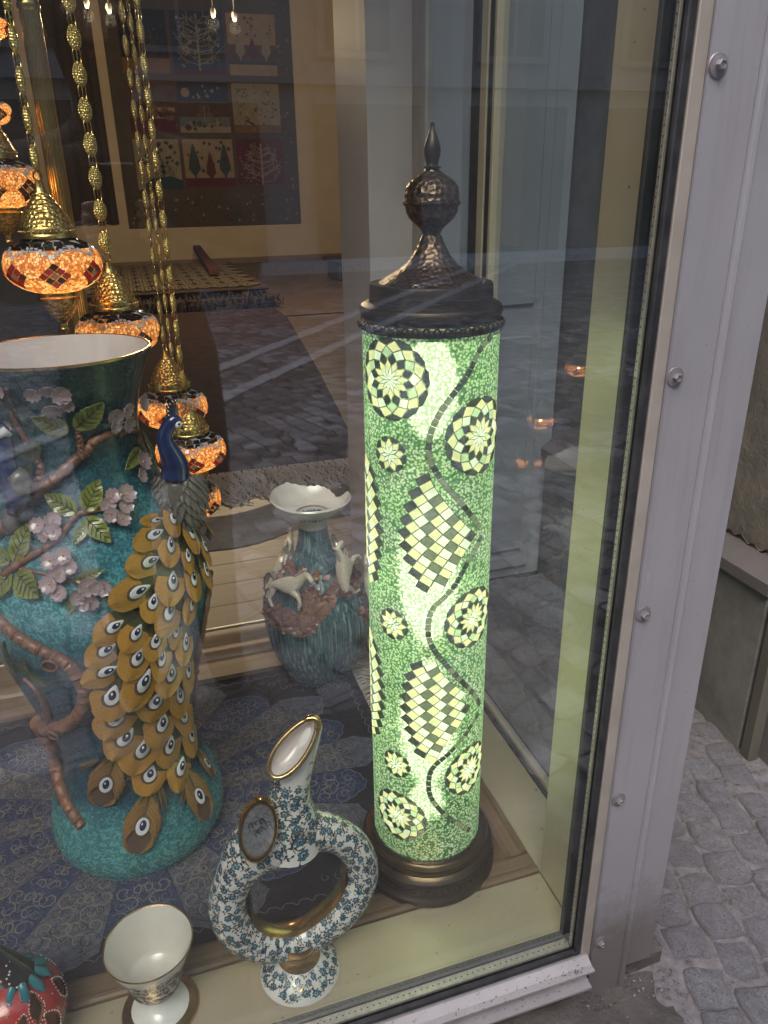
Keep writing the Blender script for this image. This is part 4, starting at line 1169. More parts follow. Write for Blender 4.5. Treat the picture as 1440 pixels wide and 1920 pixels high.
FEA = [(Z2, [(1018, 1175, 1020, 1248, 118), (860, 1252, 772, 1275, 62), (940, 1245, 920, 1328, 118), (1095, 1230, 1125, 1345, 84), (845, 1335, 732, 1392, 112), (1035, 1320, 1045, 1428, 122), (925, 1385, 915, 1498, 128),
        (1108, 1390, 1130, 1492, 92), (820, 1470, 698, 1520, 132), (1025, 1450, 1018, 1535, 92), (1120, 1525, 1132, 1622, 84), (935, 1580, 918, 1702, 168), (1050, 1565, 1040, 1685, 112), (760, 1625, 615, 1690, 152)]),
       (Z3, [(840, 195, 800, 292, 132), (925, 240, 862, 362, 152), (1045, 205, 1010, 308, 102), (640, 320, 532, 382, 142), (750, 355, 688, 448, 132), (855, 400, 820, 498, 132), (965, 350, 940, 442, 92),
        (1010, 415, 990, 522, 112), (600, 445, 492, 508, 142), (755, 485, 700, 592, 152), (885, 490, 860, 602, 112), (605, 565, 475, 605, 142), (930, 580, 908, 682, 152), (1020, 550, 1010, 672, 82), (785, 610, 712, 742, 182),
        (630, 690, 588, 795, 182), (855, 725, 798, 818, 202), (975, 700, 980, 792, 112), (655, 805, 578, 898, 192), (880, 850, 853, 955, 162), (995, 815, 1000, 902, 112), (705, 920, 618, 1012, 192), (785, 990, 748, 1098, 172),
        (925, 980, 893, 1088, 152), (1030, 935, 1025, 1042, 112), (830, 1145, 788, 1242, 162), (985, 1115, 948, 1238, 162)])]
allf = [(cv, *f) for cv, fl in FEA for f in fl]
for k, (cv, ex, ey, tx, ty, w) in enumerate(allf):
    dx, dy = tx-ex, ty-ey; L = math.hypot(dx, dy); f = 1.05*max(1.0, 95/L)
    root = (ex-dx*f, ey-dy*f)
    pe, ne = vhit(*cv(ex, ey)); pr_, nr_ = vhit(*cv(*root)); pt, nt = vhit(*cv(tx, ty))
    s = proj(pe)[2]/F_PX; n = unit(ne)
    y = pt-pr_; y = unit(y-n*(y@n)); Lm = np.linalg.norm(pt-pr_)
    yv = unit(y*math.cos(.17)+n*math.sin(.17)); xv = unit(np.cross(yv, n)); zv = np.cross(xv, yv)
    ww = w*s/3*1.12
    inst('tail_feather', FE[k % 5], vase, frame_M(pe-y*Lm*.53+n*.0045, xv, yv, zv, ww*1.14*random.uniform(.95, 1.06), Lm*1.12, ww*.8))
# backing so no glaze shows between the upper feathers
def plume_mesh(seed):
    r = np.random.default_rng(seed); mb = MB()
    n = 24
    for sg in (-1, 1):
        for i in range(n):
            t0 = .02+.62*i/n; L = .30+.42*math.sin(PI*min(1, (i+2)/(n+1)))**.8
            w = .5*math.sin(PI*min(1, .18+.8*i/n))**.7
            x1 = sg*w*(1.0+r.uniform(-.08, .12)); y1 = min(1.02, t0+L)
            y1 = min(1.0, .30+.74*(i+1)/n+r.uniform(-.03, .03)); xe = sg*.46*max(.0, 1-(max(0, y1-.45)/.57)**1.8)**.75*(.65+.35*min(1, i/5)); xm = sg*.46*min(1, .45+i*.06)
            pts = [(0, t0*.8, .03), (xm*.62, t0*.8+(y1-t0*.8)*.35, .10), (xm*.97 if y1 < .8 else (xm*.75+xe*.25), t0*.8+(y1-t0*.8)*.72, .07), (xe*(1.0 if i % 4 else 1.12), y1, .03)]
            P = smooth_path(pts, 7)
            mb.tube(P, [.016, .022, .026, .027, .024, .016, .004], 'feather_green' if i < 5 else ('plume_orange' if i % 3 else 'plume_ochre'), 5)
    mb.tube([(0, t, .08) for t in np.linspace(-.05, .62, 6)], [.03, .026, .022, .018, .014, .01], 'feather_green', 6)
    # closed vane under the barbs
    vs = [(0, 0, 0)]; N = 22
    ring = []
    for q in range(N):
        a = 2*PI*q/N; ring.append((.40*math.cos(a)*(1 if math.sin(a) < 0 else .95), .55+.43*math.sin(a), .03))
    mb.prism([np.array(p)-np.array((0, 0, .03)) for p in ring], (0, 0, .03), 'feather_brown')
    for (rx, ry, h, mt) in ((.215, .15, .105, 'feather_brown'), (.17, .125, .125, 'feather_white'), (.085, .075, .150, 'feather_navy')):
        R_ = [(rx*math.cos(2*PI*q/20), .58+ry*math.sin(2*PI*q/20)-(0 if rx > .1 else .02), h) for q in range(20)]
        mb.prism([np.array((p[0], p[1], 0.04)) for p in R_], (0, 0, h-.04), mt)
    mb.ball((.03, .54, .155), (.022, .022, .012), 'feather_white', 6, 4)  # highlight on the plume eye, put in as a white bead
    return mb.mesh('tail_plume', 60)
PL = [plume_mesh(1), plume_mesh(2)]
for k, (r, t, w) in enumerate([((668, 1020), (566, 1328), 210), ((850, 1225), (755, 1612), 215), ((1010, 1110), (1150, 1424), 170), ((1062, 1000), (1186, 1200), 70)]):
    put_on(PL[k % 2], Z3, r, t, w, vhit, vase, 'tail_plume', .004, .05)
for (r, t, w) in [((880, 1200), (925, 1390), 50), ((1040, 1180), (1005, 1360), 44), ((560, 1080), (450, 1125), 40), ((700, 1040), (720, 1180), 60)]:
    mb = MB()
    for q in range(5):
        o = (q-2)*.2; P = smooth_path([(o*.3, 0, .04), (o*1.2, .5, .12), (o*1.6+.1*math.sin(q), 1.0-.08*abs(q-2), .06)], 6)
        mb.tube(P, [.07, .08, .08, .07, .05, .01], 'plume_orange' if q % 2 else 'feather_green', 5)
    put_on(mb.mesh('feather_wisp', 60), Z3, r, t, w, vhit, vase, 'feather_wisp', .004, .05)
# the bird: mantle, neck, head and crest
def bird(offx=0, mirror=False):
    pass
s_b = .00094
PM = [vhit(*Z2(x, y)) for x, y in ((990, 975), (1000, 1060), (1005, 1150), (1000, 1240))]
pN = [p+n*.030 for p, n in PM]
m = MB()
for y0_, r_ in ((990, 80), (1040, 122), (1100, 134), (1160, 124), (1210, 84)):
    pass
YB = vhit(*Z2(955, 1130))[0][1]-.030
bp0 = [at(*Z2(1000, y_), Y=YB+.016) for y_ in (975, 1010, 1060, 1120, 1180, 1225)]
m.tube(smooth_path(bp0, 16), np.interp(np.linspace(0, 5, 16), range(6), [.016, .031, .037, .037, .030, .014]), 'covert_grey', 18)
part('peacock_body', m, vase, smooth=70)
cov = MB(); cov.add([(-.5, 0, 0), (-.42, .5, .05), (0, 1, .10), (.42, .5, .05), (.5, 0, 0), (0, .45, .20), (0, 0, .1), (-.42, .5, -.02), (0, 1, .02), (.42, .5, -.02)],
    [(0, 6, 5, 1), (6, 4, 3, 5), (1, 5, 2), (5, 3, 2), (0, 1, 7), (1, 2, 8, 7), (2, 3, 9, 8), (3, 4, 9)], 'covert_grey')
covm = cov.mesh('covert_feather', 30)
rt0 = unit(ray(1000, 960)-ray(900, 960)); rt0 = unit(rt0*(1, 1, 0)); fw0 = np.array((-rt0[1], rt0[0], 0)); yb0 = YB
for row in range(12):
    yy = 985+row*22; k_ = row/11
    C0 = at(*Z2(1000, yy), Y=yb0+.012); s_ = proj(C0)[2]/F_PX/3
    R0 = s_*(95+55*math.sin(PI*min(.8, .2+k_*.7)))*(1 if row < 9 else 1-.12*(row-8))
    for q in range(11):
        ph = (-1+2*(q+(.5 if row % 2 else 0))/11)*1.75
        n = unit(rt0*math.sin(ph)-fw0*math.cos(ph)+np.array((0, 0, .45-.4*k_)))
        c = C0+rt0*R0*math.sin(ph)-fw0*R0*.55*math.cos(ph)
        y = np.array((0, 0, -1.0))+rng.normal(0, .12, 3)+rt0*.25*math.sin(ph); y = unit(y-n*(y@n)); y = unit(y+n*.13); x = unit(np.cross(y, n))
        L = (.018+.012*k_)*random.uniform(.9, 1.1); inst('covert_feather', covm, vase, frame_M(c, x, y, np.cross(x, y), L*.62, L, L*.6))
base = at(*Z2(985, 1000), Y=YB+.004)
up = np.array((0, 0, 1.0)); rt = unit(ray(1000, 960)-ray(900, 960)); fw = unit(np.cross(up, rt))
def bp(x, y, dep=0.0):
    """point in the upright plane through the bird's shoulder"""
    yb = base[1]-.004
    p = at(*Z2(x, y), Y=yb); p[1] += dep; return p
neckp = [bp(985, 1000), bp(985, 940), bp(962, 880), bp(935, 820), bp(928, 775), bp(945, 725), bp(972, 690), bp(990, 672)]
sc = proj(base)[2]/F_PX/3
m = MB(); m.tube(smooth_path(neckp, 26), np.interp(np.linspace(0, 7, 26), range(8), [r*sc for r in (80, 76, 62, 48, 42, 40, 42, 34)]), 'peacock_blue', 16)
m.ball(bp(985, 688), (36*sc, 34*sc, 34*sc), 'peacock_blue', 14, 10)
part('peacock_neck', m, vase, smooth=70)
m = MB(); m.ball(bp(1000, 702, -.006), (24*sc, 26*sc, 22*sc), 'feather_white', 12, 8); m.ball(bp(1003, 693, -.014), (7*sc, 6*sc, 7*sc), 'paint_black', 8, 6)
part('peacock_face', m, vase, smooth=70)
m = MB(); m.tube([bp(1012, 706, -.004), bp(1030, 722, -.006), bp(1034, 742, -.006)], [12*sc, 8*sc, 2*sc], 'covert_grey', 10); part('beak', m, vase, smooth=70)
m = MB()
for q, (x, y) in enumerate([(950, 655), (945, 632), (948, 610), (957, 592), (972, 578), (988, 574)]):
    m.tube([bp(982, 668), bp((x+984)/2-4, (y+668)/2), bp(x, y)], [5*sc, 4*sc, 4*sc], 'peacock_blue', 6); m.ball(bp(x, y), 12*sc, 'peacock_blue', 10, 7); m.ball(bp(x, y, -.003), 7*sc, 'gold', 8, 6)
m.prism([bp(982, 668), bp(957, 640), bp(962, 605), bp(985, 590), bp(1005, 610), bp(1002, 650)], (0, .003, 0), 'covert_grey')
part('crest', m, vase, smooth=60)
# second peacock at the left edge of the vase
def lp(x, y, dep=0.0):
    p = at(*Z2(x, y), Y=VY-.14); p[1] += dep; return p
m = MB(); m.tube(smooth_path([lp(75, 1215), lp(95, 1120), lp(78, 1030), lp(45, 950), lp(25, 870), lp(15, 800), lp(-10, 745), lp(-60, 720)], 26), np.interp(np.linspace(0, 7, 26), range(8), [r*.00094/3 for r in (30, 66, 62, 54, 50, 50, 46, 30)]), 'peacock_blue', 16)
part('peacock_neck', m, vase, smooth=70)
m = MB(); m.tube([lp(130, 940, -.01), lp(110, 990, -.01), lp(125, 1060, -.01), lp(100, 1130, .0)], [r*.00094/3 for r in (14, 55, 46, 10)], 'covert_grey', 12)
m.tube([lp(-20, 760, -.014), lp(30, 735, -.012), lp(65, 760, -.008)], [.006, .008, .003], 'feather_white', 8)
part('peacock_wing', m, vase, smooth=70)
m = MB()
m.tube([lp(60, 1180, .02), lp(100, 1200, .03), lp(80, 1290, .03), lp(20, 1400, .05)], [.010, .022, .024, .008], 'covert_grey', 12)
part('peacock_body', m, vase, smooth=70)
#@@NEXT
# ================================================================== HORSE VASE
HX, HY = .3625, 1.745
hv = thing('horse_vase', 'dark teal ribbed vase with white horses around it and a broken white rim', 'vase', (HX, HY, FL))
HP = [(.076, .130), (.081, .134), (.084, .142), (.100, .170), (.118, .210), (.132, .255), (.139, .300), (.1395, .335), (.134, .370), (.120, .405), (.098, .440), (.072, .470), (.053, .500), (.043, .530), (.037, .565), (.037, .590), (.042, .612)]
HZ = np.array([p[1] for p in HP]); HR = np.array([p[0] for p in HP])
hhit = make_sor(HX, HY, HZ, HR)
rr_ = rng.uniform(-1, 1, 180)
m = MB(); m.lathe([(a, b-FL) for a, b in smooth_path(HP, 60)], 'ribbed_glaze', 180, (HX, HY, FL), rf=lambda a, z: 1+.012*rr_[int(round(a/(2*PI)*180)) % 180]*(1 if z > .01 else 0))
part('body', m, hv, smooth=40)
m = MB(); m.lathe([(.0, .0), (.079, .0), (.0815, .003), (.0805, .006)], 'gold_rim', 80, (HX, HY, FL)); part('foot_ring', m, hv)
# flared lip with a broken back edge
m = MB(); N = 96; vs = []; fs = []
def lip_top(a):
    # a measured so that pi/2 points away from the street
    f = a % (2*PI)
    z = .040
    return z
K = 9
for i in range(N):
    a = 2*PI*i/N; d = (a-(PI*.42)+PI) % (2*PI)-PI        # 0 = back
    brk = 1.0
    if -1.25 < d < .75:
        brk = float(np.interp(d, [-1.25, -1.1, -.95, -.8, -.5, -.2, .1, .3, .5, .75], [1.0, .74, .58, .64, .80, .86, .80, .84, .92, 1.05]))+.018*math.sin(d*31)
    left = max(0, math.cos(a-2.3))
    for k in range(K+1):
        t = k/K*brk
        r = .042+.058*t**.75*(1+.08*left); z = .612+.040*t**1.6+.010*left*t
        vs.append((HX+r*math.cos(a)*1.0, HY+r*math.sin(a), z))
for i in range(N):
    for k in range(K): j = (i+1) % N; fs.append((i*(K+1)+k, j*(K+1)+k, j*(K+1)+k+1, i*(K+1)+k+1))
m.add(vs, fs, 'porcelain_cream')
m.add([(HX+(x-HX)*.97, HY+(y-HY)*.97, z+.004) for x, y, z in vs], [f[::-1] for f in fs], 'porcelain_cream')
ed = [i*(K+1)+K for i in range(N)]; R = N
m.add([vs[i] for i in ed]+[(HX+(vs[i][0]-HX)*.97, HY+(vs[i][1]-HY)*.97, vs[i][2]+.004) for i in ed], [(i, (i+1) % R, R+(i+1) % R, R+i) for i in range(R)], 'porcelain_cream')
part('broken_lip', m, hv, smooth=50)
m = MB(); m.lathe([(.0, .40), (.030, .47), (.034, .56), (.041, .612)], 'vase_inside', 40, (HX, HY, 0)); part('inner_wall', m, hv)
# horse: one skinned figure in profile, head towards +x, 1 unit long
def skin_mesh(name, joints, edges, mat, sub=2):
    me = bpy.data.meshes.new(name); me.from_pydata([j[:3] for j in joints], edges, []); me.update()
    o = bpy.data.objects.new(name, me); COL.objects.link(o)
    md = o.modifiers.new('skin', 'SKIN'); md.use_smooth_shade = True
    for i, j in enumerate(joints): me.skin_vertices[0].data[i].radius = (j[3]*1.25+.006, j[3]*1.25+.006)
    me.skin_vertices[0].data[0].use_root = True
    ss = o.modifiers.new('sub', 'SUBSURF'); ss.levels = sub; ss.render_levels = sub
    dg = bpy.context.evaluated_depsgraph_get(); dg.update()
    r = bpy.data.meshes.new_from_object(o.evaluated_get(dg)); r.name = name
    bpy.data.objects.remove(o); r.materials.clear(); r.materials.append(MATS[mat]); r.shade_smooth(); return r
J = [(-.30, .02, .0, .13), (-.10, .0, .0, .125), (.12, .02, .0, .125), (.26, .12, .0, .10), (.36, .26, .0, .070), (.42, .34, .0, .058), (.52, .28, .0, .050), (.62, .20, .0, .034),   # trunk..muzzle 0-7
     (-.34, -.10, .07, .085), (-.30, -.26, .08, .045), (-.38, -.38, .08, .030), (-.30, -.52, .08, .024), (-.24, -.55, .08, .026),     # hind leg near 8-12
     (-.30, -.12, -.06, .075), (-.44, -.26, -.07, .042), (-.54, -.36, -.07, .028), (-.58, -.48, -.07, .024),                        # hind leg far 13-16
     (.20, -.10, .07, .070), (.36, -.16, .08, .040), (.44, -.30, .08, .028), (.38, -.40, .08, .026),                                 # fore near 17-20
     (.18, -.12, -.06, .06), (.28, -.26, -.07, .035), (.30, -.42, -.07, .024), (.34, -.50, -.07, .026)]                                # fore far 21-24
Ed = [(0, 1), (1, 2), (2, 3), (3, 4), (4, 5), (5, 6), (6, 7), (0, 8), (8, 9), (9, 10), (10, 11), (11, 12), (0, 13), (13, 14), (14, 15), (15, 16), (2, 17), (17, 18), (18, 19), (19, 20), (2, 21), (21, 22), (22, 23), (23, 24)]
HORSE = skin_mesh('horse_figure', J, Ed, 'horse_glaze')
mn = MB()
for i in range(13):
    t = i/12; x = .20+.24*t; y = .20+.24*t
    mn.tube([(x-.02, y, .0), (x-.06, y-.01, .05), (x-.07, y-.08-.03*math.sin(i*2), .075)], [.016, .018, .004], 'mane_brown' if i % 2 else 'horse_glaze', 6)
for sg in (-1, 1): mn.tube([(.40, .39, sg*.025), (.41, .45, sg*.03)], [.018, .004], 'horse_glaze', 6)
mn.ball((.49, .31, .045), (.012, .012, .008), 'paint_black', 6, 4)
MANE = mn.mesh('mane', 60)
tl = MB()
for i in range(6):
    o = (i-2.5)*.016
    tl.tube(smooth_path([(-.40, .06, o), (-.50, .08+o, o), (-.56, -.02, o*2), (-.58+o, -.18, o*2), (-.62+o*2, -.30, o)], 9), np.linspace(.030, .008, 9), 'mane_brown' if i % 2 else 'horse_glaze', 6)
TAIL = tl.mesh('tail', 60)
ZH = zoom(340, 860, 3.789)
def horse(cx, cy, L, rot, out=.020, flip=False, depth=1.0):
    p, n = hhit(*ZH(cx, cy)); s = proj(p)[2]/F_PX/3.789*L
    n = unit(n*(1, 1, .3)); rt = unit(np.cross((0, 0, 1), n)); up = np.cross(n, rt)
    if flip: rt = -rt
    xa = rt*math.cos(rot)+up*math.sin(rot); ya = -rt*math.sin(rot)+up*math.cos(rot)
    za = np.cross(xa, ya) if not flip else -np.cross(xa, ya)
    c = p+n*out
    M = frame_M(c, xa, ya, np.cross(xa, ya)*(1), s, s, s*(.95))
    if flip: M = frame_M(c, xa, ya, np.cross(xa, ya), s, s, -s)
    o = inst('horse', HORSE, hv, M)
    for nm, me in (('mane', MANE), ('tail', TAIL)):
        q = bpy.data.objects.new(nm, me); COL.objects.link(q); q.parent = o
    return o
horse(800, 880, 345, -.02, .024)
horse(1105, 800, 330, .95, .022)
horse(1290, 900, 330, 1.0, .020)
horse(1200, 640, 260, -.35, .012)
horse(790, 630, 220, 1.25, .016)
horse(655, 745, 210, .5, .012, True)
# ruffled rust coloured foliage under the horses
m = MB()
pth = [(590, 960), (600, 1060), (660, 1130), (740, 1190), (830, 1215), (900, 1200), (950, 1130), (1000, 1060), (1060, 980), (1130, 900), (1180, 940), (1230, 900), (1215, 800), (1290, 1080), (1325, 1100)]
pth2 = [(660, 1050), (760, 1120), (860, 1140), (905, 1050), (900, 960), (960, 1000), (1040, 1020), (1090, 930), (1190, 880), (1200, 740), (1180, 700), (1240, 840), (700, 800), (740, 720), (780, 790)]
for pt in (pth, pth2):
    q = smooth_path(pt, 120)
    for k, (x, y) in enumerate(q):
        for rep in range(3):
            p, n = hhit(*ZH(x+random.uniform(-26, 26), y+random.uniform(-30, 30))); s = .012*random.uniform(.6, 1.1)
            n = unit(n+rng.normal(0, .35, 3)); u = unit(np.cross(n, rng.normal(0, 1, 3))); v = np.cross(n, u); c = p+n*.003
            ring = [c+s*(u*math.cos(a)+v*math.sin(a))*(1+.25*math.sin(3*a))+n*s*.35*math.sin(2*a+k) for a in np.linspace(0, 2*PI, 9)[:-1]]
            m.add([c+n*s*.1]+ring, [(0, 1+i, 1+(i+1) % 8) for i in range(8)], 'foliage_rust')
for (x0, y0, x1, y1) in ((905, 960, 900, 1140), (960, 1000, 950, 1160), (1010, 1000, 1000, 1110), (1050, 960, 1040, 1060), (860, 1100, 850, 1220)):
    for k in range(6):
        pa_ = [hhit(*ZH(x0+k*9+(x1-x0)*t, y0+(y1-y0)*t)) for t in np.linspace(0, 1, 6)]
        m.tube([p+n*.004 for p, n in pa_], [.003, .005, .005, .005, .004, .002], 'foliage_rust', 5)
part('rust_foliage', m, hv, kind='stuff', smooth=30)

# ================================================================== RING EWER
EY = .905
ew = thing('ring_ewer', 'white ring shaped ceramic ewer painted with small blue flowers and gilded trim', 'ewer', (.122, EY, FL))
ZE = zoom(0, 1300, 1.895)
def e3(x, y, dy=0.0):
    p = at(*ZE(x, y), Y=EY+dy); return p
ringpx = [(815, 705, 68), (812, 775, 70), (850, 842, 70), (915, 880, 66), (990, 886, 62), (1072, 868, 62), (1150, 822, 64), (1222, 757, 66), (1268, 685, 64), (1284, 618, 60), (1256, 548, 60), (1200, 505, 62), (1138, 488, 70), (1070, 486, 86), (1000, 500, 104), (932, 525, 108), (880, 575, 92), (840, 640, 74)]
nr_ = 110
cl = smooth_path([ringpx[-1]]+ringpx+[ringpx[0], ringpx[1]], 140)
# keep one closed turn
cl = [c for i, c in enumerate(cl)]
t0i, t1i = int(round(139*1/(len(ringpx)+2))), int(round(139*(len(ringpx)+1)/(len(ringpx)+2)))
cl = cl[t0i:t1i]
RP = [e3(x, y) for x, y, r in cl]; RRad = [r*proj(p)[2]/F_PX/1.895 for (x, y, r), p in zip(cl, RP)]
RP = np.array(RP); RRad = np.array(RRad)
m = MB()
nC = len(RP); segs = 28; Yax = np.array((0, 1.0, 0))
def ring_frame(i):
    t = unit(RP[(i+1) % nC]-RP[(i-1) % nC]); o = unit(np.cross(t, Yax)); return t, o
cenR = RP.mean(0)
def ring_pt(i, a, off=0.0):
    i0 = int(math.floor(i)) % nC; i1 = (i0+1) % nC; w = i-math.floor(i)
    c = RP[i0]*(1-w)+RP[i1]*w; r = RRad[i0]*(1-w)+RRad[i1]*w
    t0, o0 = ring_frame(i0); t1, o1 = ring_frame(i1); o = unit(o0*(1-w)+o1*w)
    if (c-cenR)@o < 0: o = -o
    n = o*math.cos(a)-Yax*math.sin(a)         # a = pi/2 faces the street, 0 outward
    return c+n*(r+off), n
vs = [ring_pt(i, 2*PI*k/segs)[0] for i in range(nC) for k in range(segs)]
fs = [(i*segs+k, i*segs+(k+1) % segs, ((i+1) % nC)*segs+(k+1) % segs, ((i+1) % nC)*segs+k) for i in range(nC) for k in range(segs)]
m.add(vs, [f[::-1] for f in fs], 'porcelain'); part('ring_body', m, ew, smooth=60)
# spout
spx = [(1030, 530, 112), (1030, 440, 96), (1026, 380, 80), (1032, 320, 70), (1050, 260, 62), (1075, 200, 52), (1098, 150, 42), (1118, 112, 30)]
SPn = 40; sp = smooth_path(spx, SPn)
SP = np.array([e3(x, y, -.002) for x, y, r in sp]); SR = np.array([r*proj(p)[2]/F_PX/1.895 for (x, y, r), p in zip(sp, SP)])
def sp_pt(i, a, off=0.0):
    i0 = min(SPn-2, int(i)); w = i-i0; c = SP[i0]*(1-w)+SP[i0+1]*w; r = SR[i0]*(1-w)+SR[i0+1]*w
    t = unit(SP[min(SPn-1, i0+1)]-SP[max(0, i0-1)]) if i0 > 0 else unit(SP[1]-SP[0])
    o = unit(np.cross(Yax, t)); n = o*math.cos(a)-Yax*math.sin(a)
    return c+n*(r+off), n
m = MB(); vs = [sp_pt(i, 2*PI*k/segs)[0] for i in range(SPn) for k in range(segs)]
fs = [(i*segs+k, i*segs+(k+1) % segs, (i+1)*segs+(k+1) % segs, (i+1)*segs+k) for i in range(SPn-1) for k in range(segs)]
m.add(vs, fs+[tuple((SPn-1)*segs+k for k in range(segs))], 'porcelain'); part('spout', m, ew, smooth=60)
# long slanting mouth: gilt lip and white trough
mA, mB_ = e3(968, 292, -.036), e3(1122, 92, -.012)
ax = mB_-mA; Lm = np.linalg.norm(ax); ax = unit(ax); nrm = unit(np.cross(ax, unit(ray(560, 1400)))) ; wv = nrm
fr = unit(np.cross(wv, ax)); 
if fr@ray(560, 1400) > 0: fr = -fr
cM = (mA+mB_)/2; 
def mouth(a, s, h):
    x = math.cos(a); return cM+ax*x*Lm*.5*s+wv*(.0205-.003*x)*math.sin(a)*s*(1.0)+fr*h
outer = [mouth(a, 1.0, .006) for a in np.linspace(0, 2*PI, 49)[:-1]]
m = MB(); m.tube(outer, .0042, 'gold_rim', 8, closed=True); part('mouth_rim', m, ew, smooth=60)
m = MB(); rings = [(1.0, .006), (.88, .004), (.80, -.004), (.6, -.010), (.3, -.013), (.02, -.014)]
vs = [mouth(a, s, h) for s, h in rings for a in np.linspace(0, 2*PI, 49)[:-1]]
m.add(vs, [(r*48+i, r*48+(i+1) % 48, (r+1)*48+(i+1) % 48, (r+1)*48+i) for r in range(5) for i in range(48)], 'vase_inside')
rings = [(1.0, .004), (1.05, -.006), (.9, -.02), (.5, -.034)]
o_ = [mouth(a, s, h) for s, h in rings for a in np.linspace(0, 2*PI, 49)[:-1]]
m.add(o_, [(r*48+i, (r+1)*48+i, (r+1)*48+(i+1) % 48, r*48+(i+1) % 48) for r in range(3) for i in range(48)], 'porcelain')
part('mouth_trough', m, ew, smooth=60)
m = MB(); gl_ = [mouth(a, 1.02, .0072) for a in np.linspace(-.75, .75, 14)]; m.tube(gl_, [.002]+[.0056]*12+[.002], 'gold', 8); part('gilt_tip', m, ew, smooth=60)
# gilded medallion on the shoulder and gilt band inside the ring
cm_ = e3(918, 487, -.046); f_ = -unit(ray(485, 1557)*(1, 1, .7)); u_ = unit(np.cross((0, 0, 1), f_)); v_ = np.cross(f_, u_)
u_, v_ = u_*math.cos(-.25)+v_*math.sin(-.25), -u_*math.sin(-.25)+v_*math.cos(-.25)
m = MB(); A_, B_ = .0265, .042
el = lambda s, h: [cm_+u_*A_*s*math.cos(a)+v_*B_*(s*math.sin(a)*(.74 if s < .82 else 1)+(.20 if s < .82 else 0))+f_*h for a in np.linspace(0, 2*PI, 41)[:-1]]
rg = [(1.12, -.012), (1.06, .002), (1.0, .006), (.90, .006), (.84, .002), (.80, .001), (.0, .001)]
vs = [p for s, h in rg for p in el(s, h)]
m.add(vs, [(r*40+i, r*40+(i+1) % 40, (r+1)*40+(i+1) % 40, (r+1)*40+i) for r in range(4) for i in range(40)], 'gold')
m.add(vs[-120:], [(r*40+i, r*40+(i+1) % 40, (r+1)*40+(i+1) % 40, (r+1)*40+i) for r in range(2) for i in range(40)], 'medallion_paint')
for k in range(22):
    a = random.uniform(0, 6.28); rr0 = random.uniform(.1, .6); c = cm_+u_*A_*rr0*math.cos(a)+v_*B_*(rr0*math.sin(a)*.74+.20)+f_*.0016
    cur = [c+(u_*math.cos(b)+v_*math.sin(b))*.0045*(1-b/8) for b in np.linspace(0, 5, 9)]
    m.tube(cur, .0006, 'paint_dark', 4)
part('gilded_medallion', m, ew, smooth=50)
m = MB(); K0 = [i for i in range(nC)]
vs = []; ids = [i for i in range(nC) if RP[i][2] < cenR[2]+.03]
lo_ = sorted(ids, key=lambda i: RP[i][0])
for i in lo_:
    for a in np.linspace(PI-.50, PI+.95, 7): vs.append(ring_pt(i, a, .0012)[0])
fs = [(i*7+k, i*7+k+1, (i+1)*7+k+1, (i+1)*7+k) for i in range(len(lo_)-1) for k in range(6)]
m.add(vs, fs, 'gold_rim'); part('gilt_band', m, ew, smooth=60)
# foot
m = MB(); FXc = .122
m.lathe([(.0, 0), (.066, 0), (.0685, .003), (.067, .008), (.058, .018), (.045, .028), (.036, .036)], 'porcelain', 64, (FXc, EY, FL), mats=['porcelain', 'gold_rim']+['porcelain']*4); part('foot', m, ew, smooth=50)
m = MB(); m.lathe([(.036, .036), (.031, .045), (.0295, .055), (.032, .066), (.038, .074), (.034, .086)], 'gold_rim', 48, (FXc, EY, FL)); part('gilt_collar', m, ew, smooth=60)
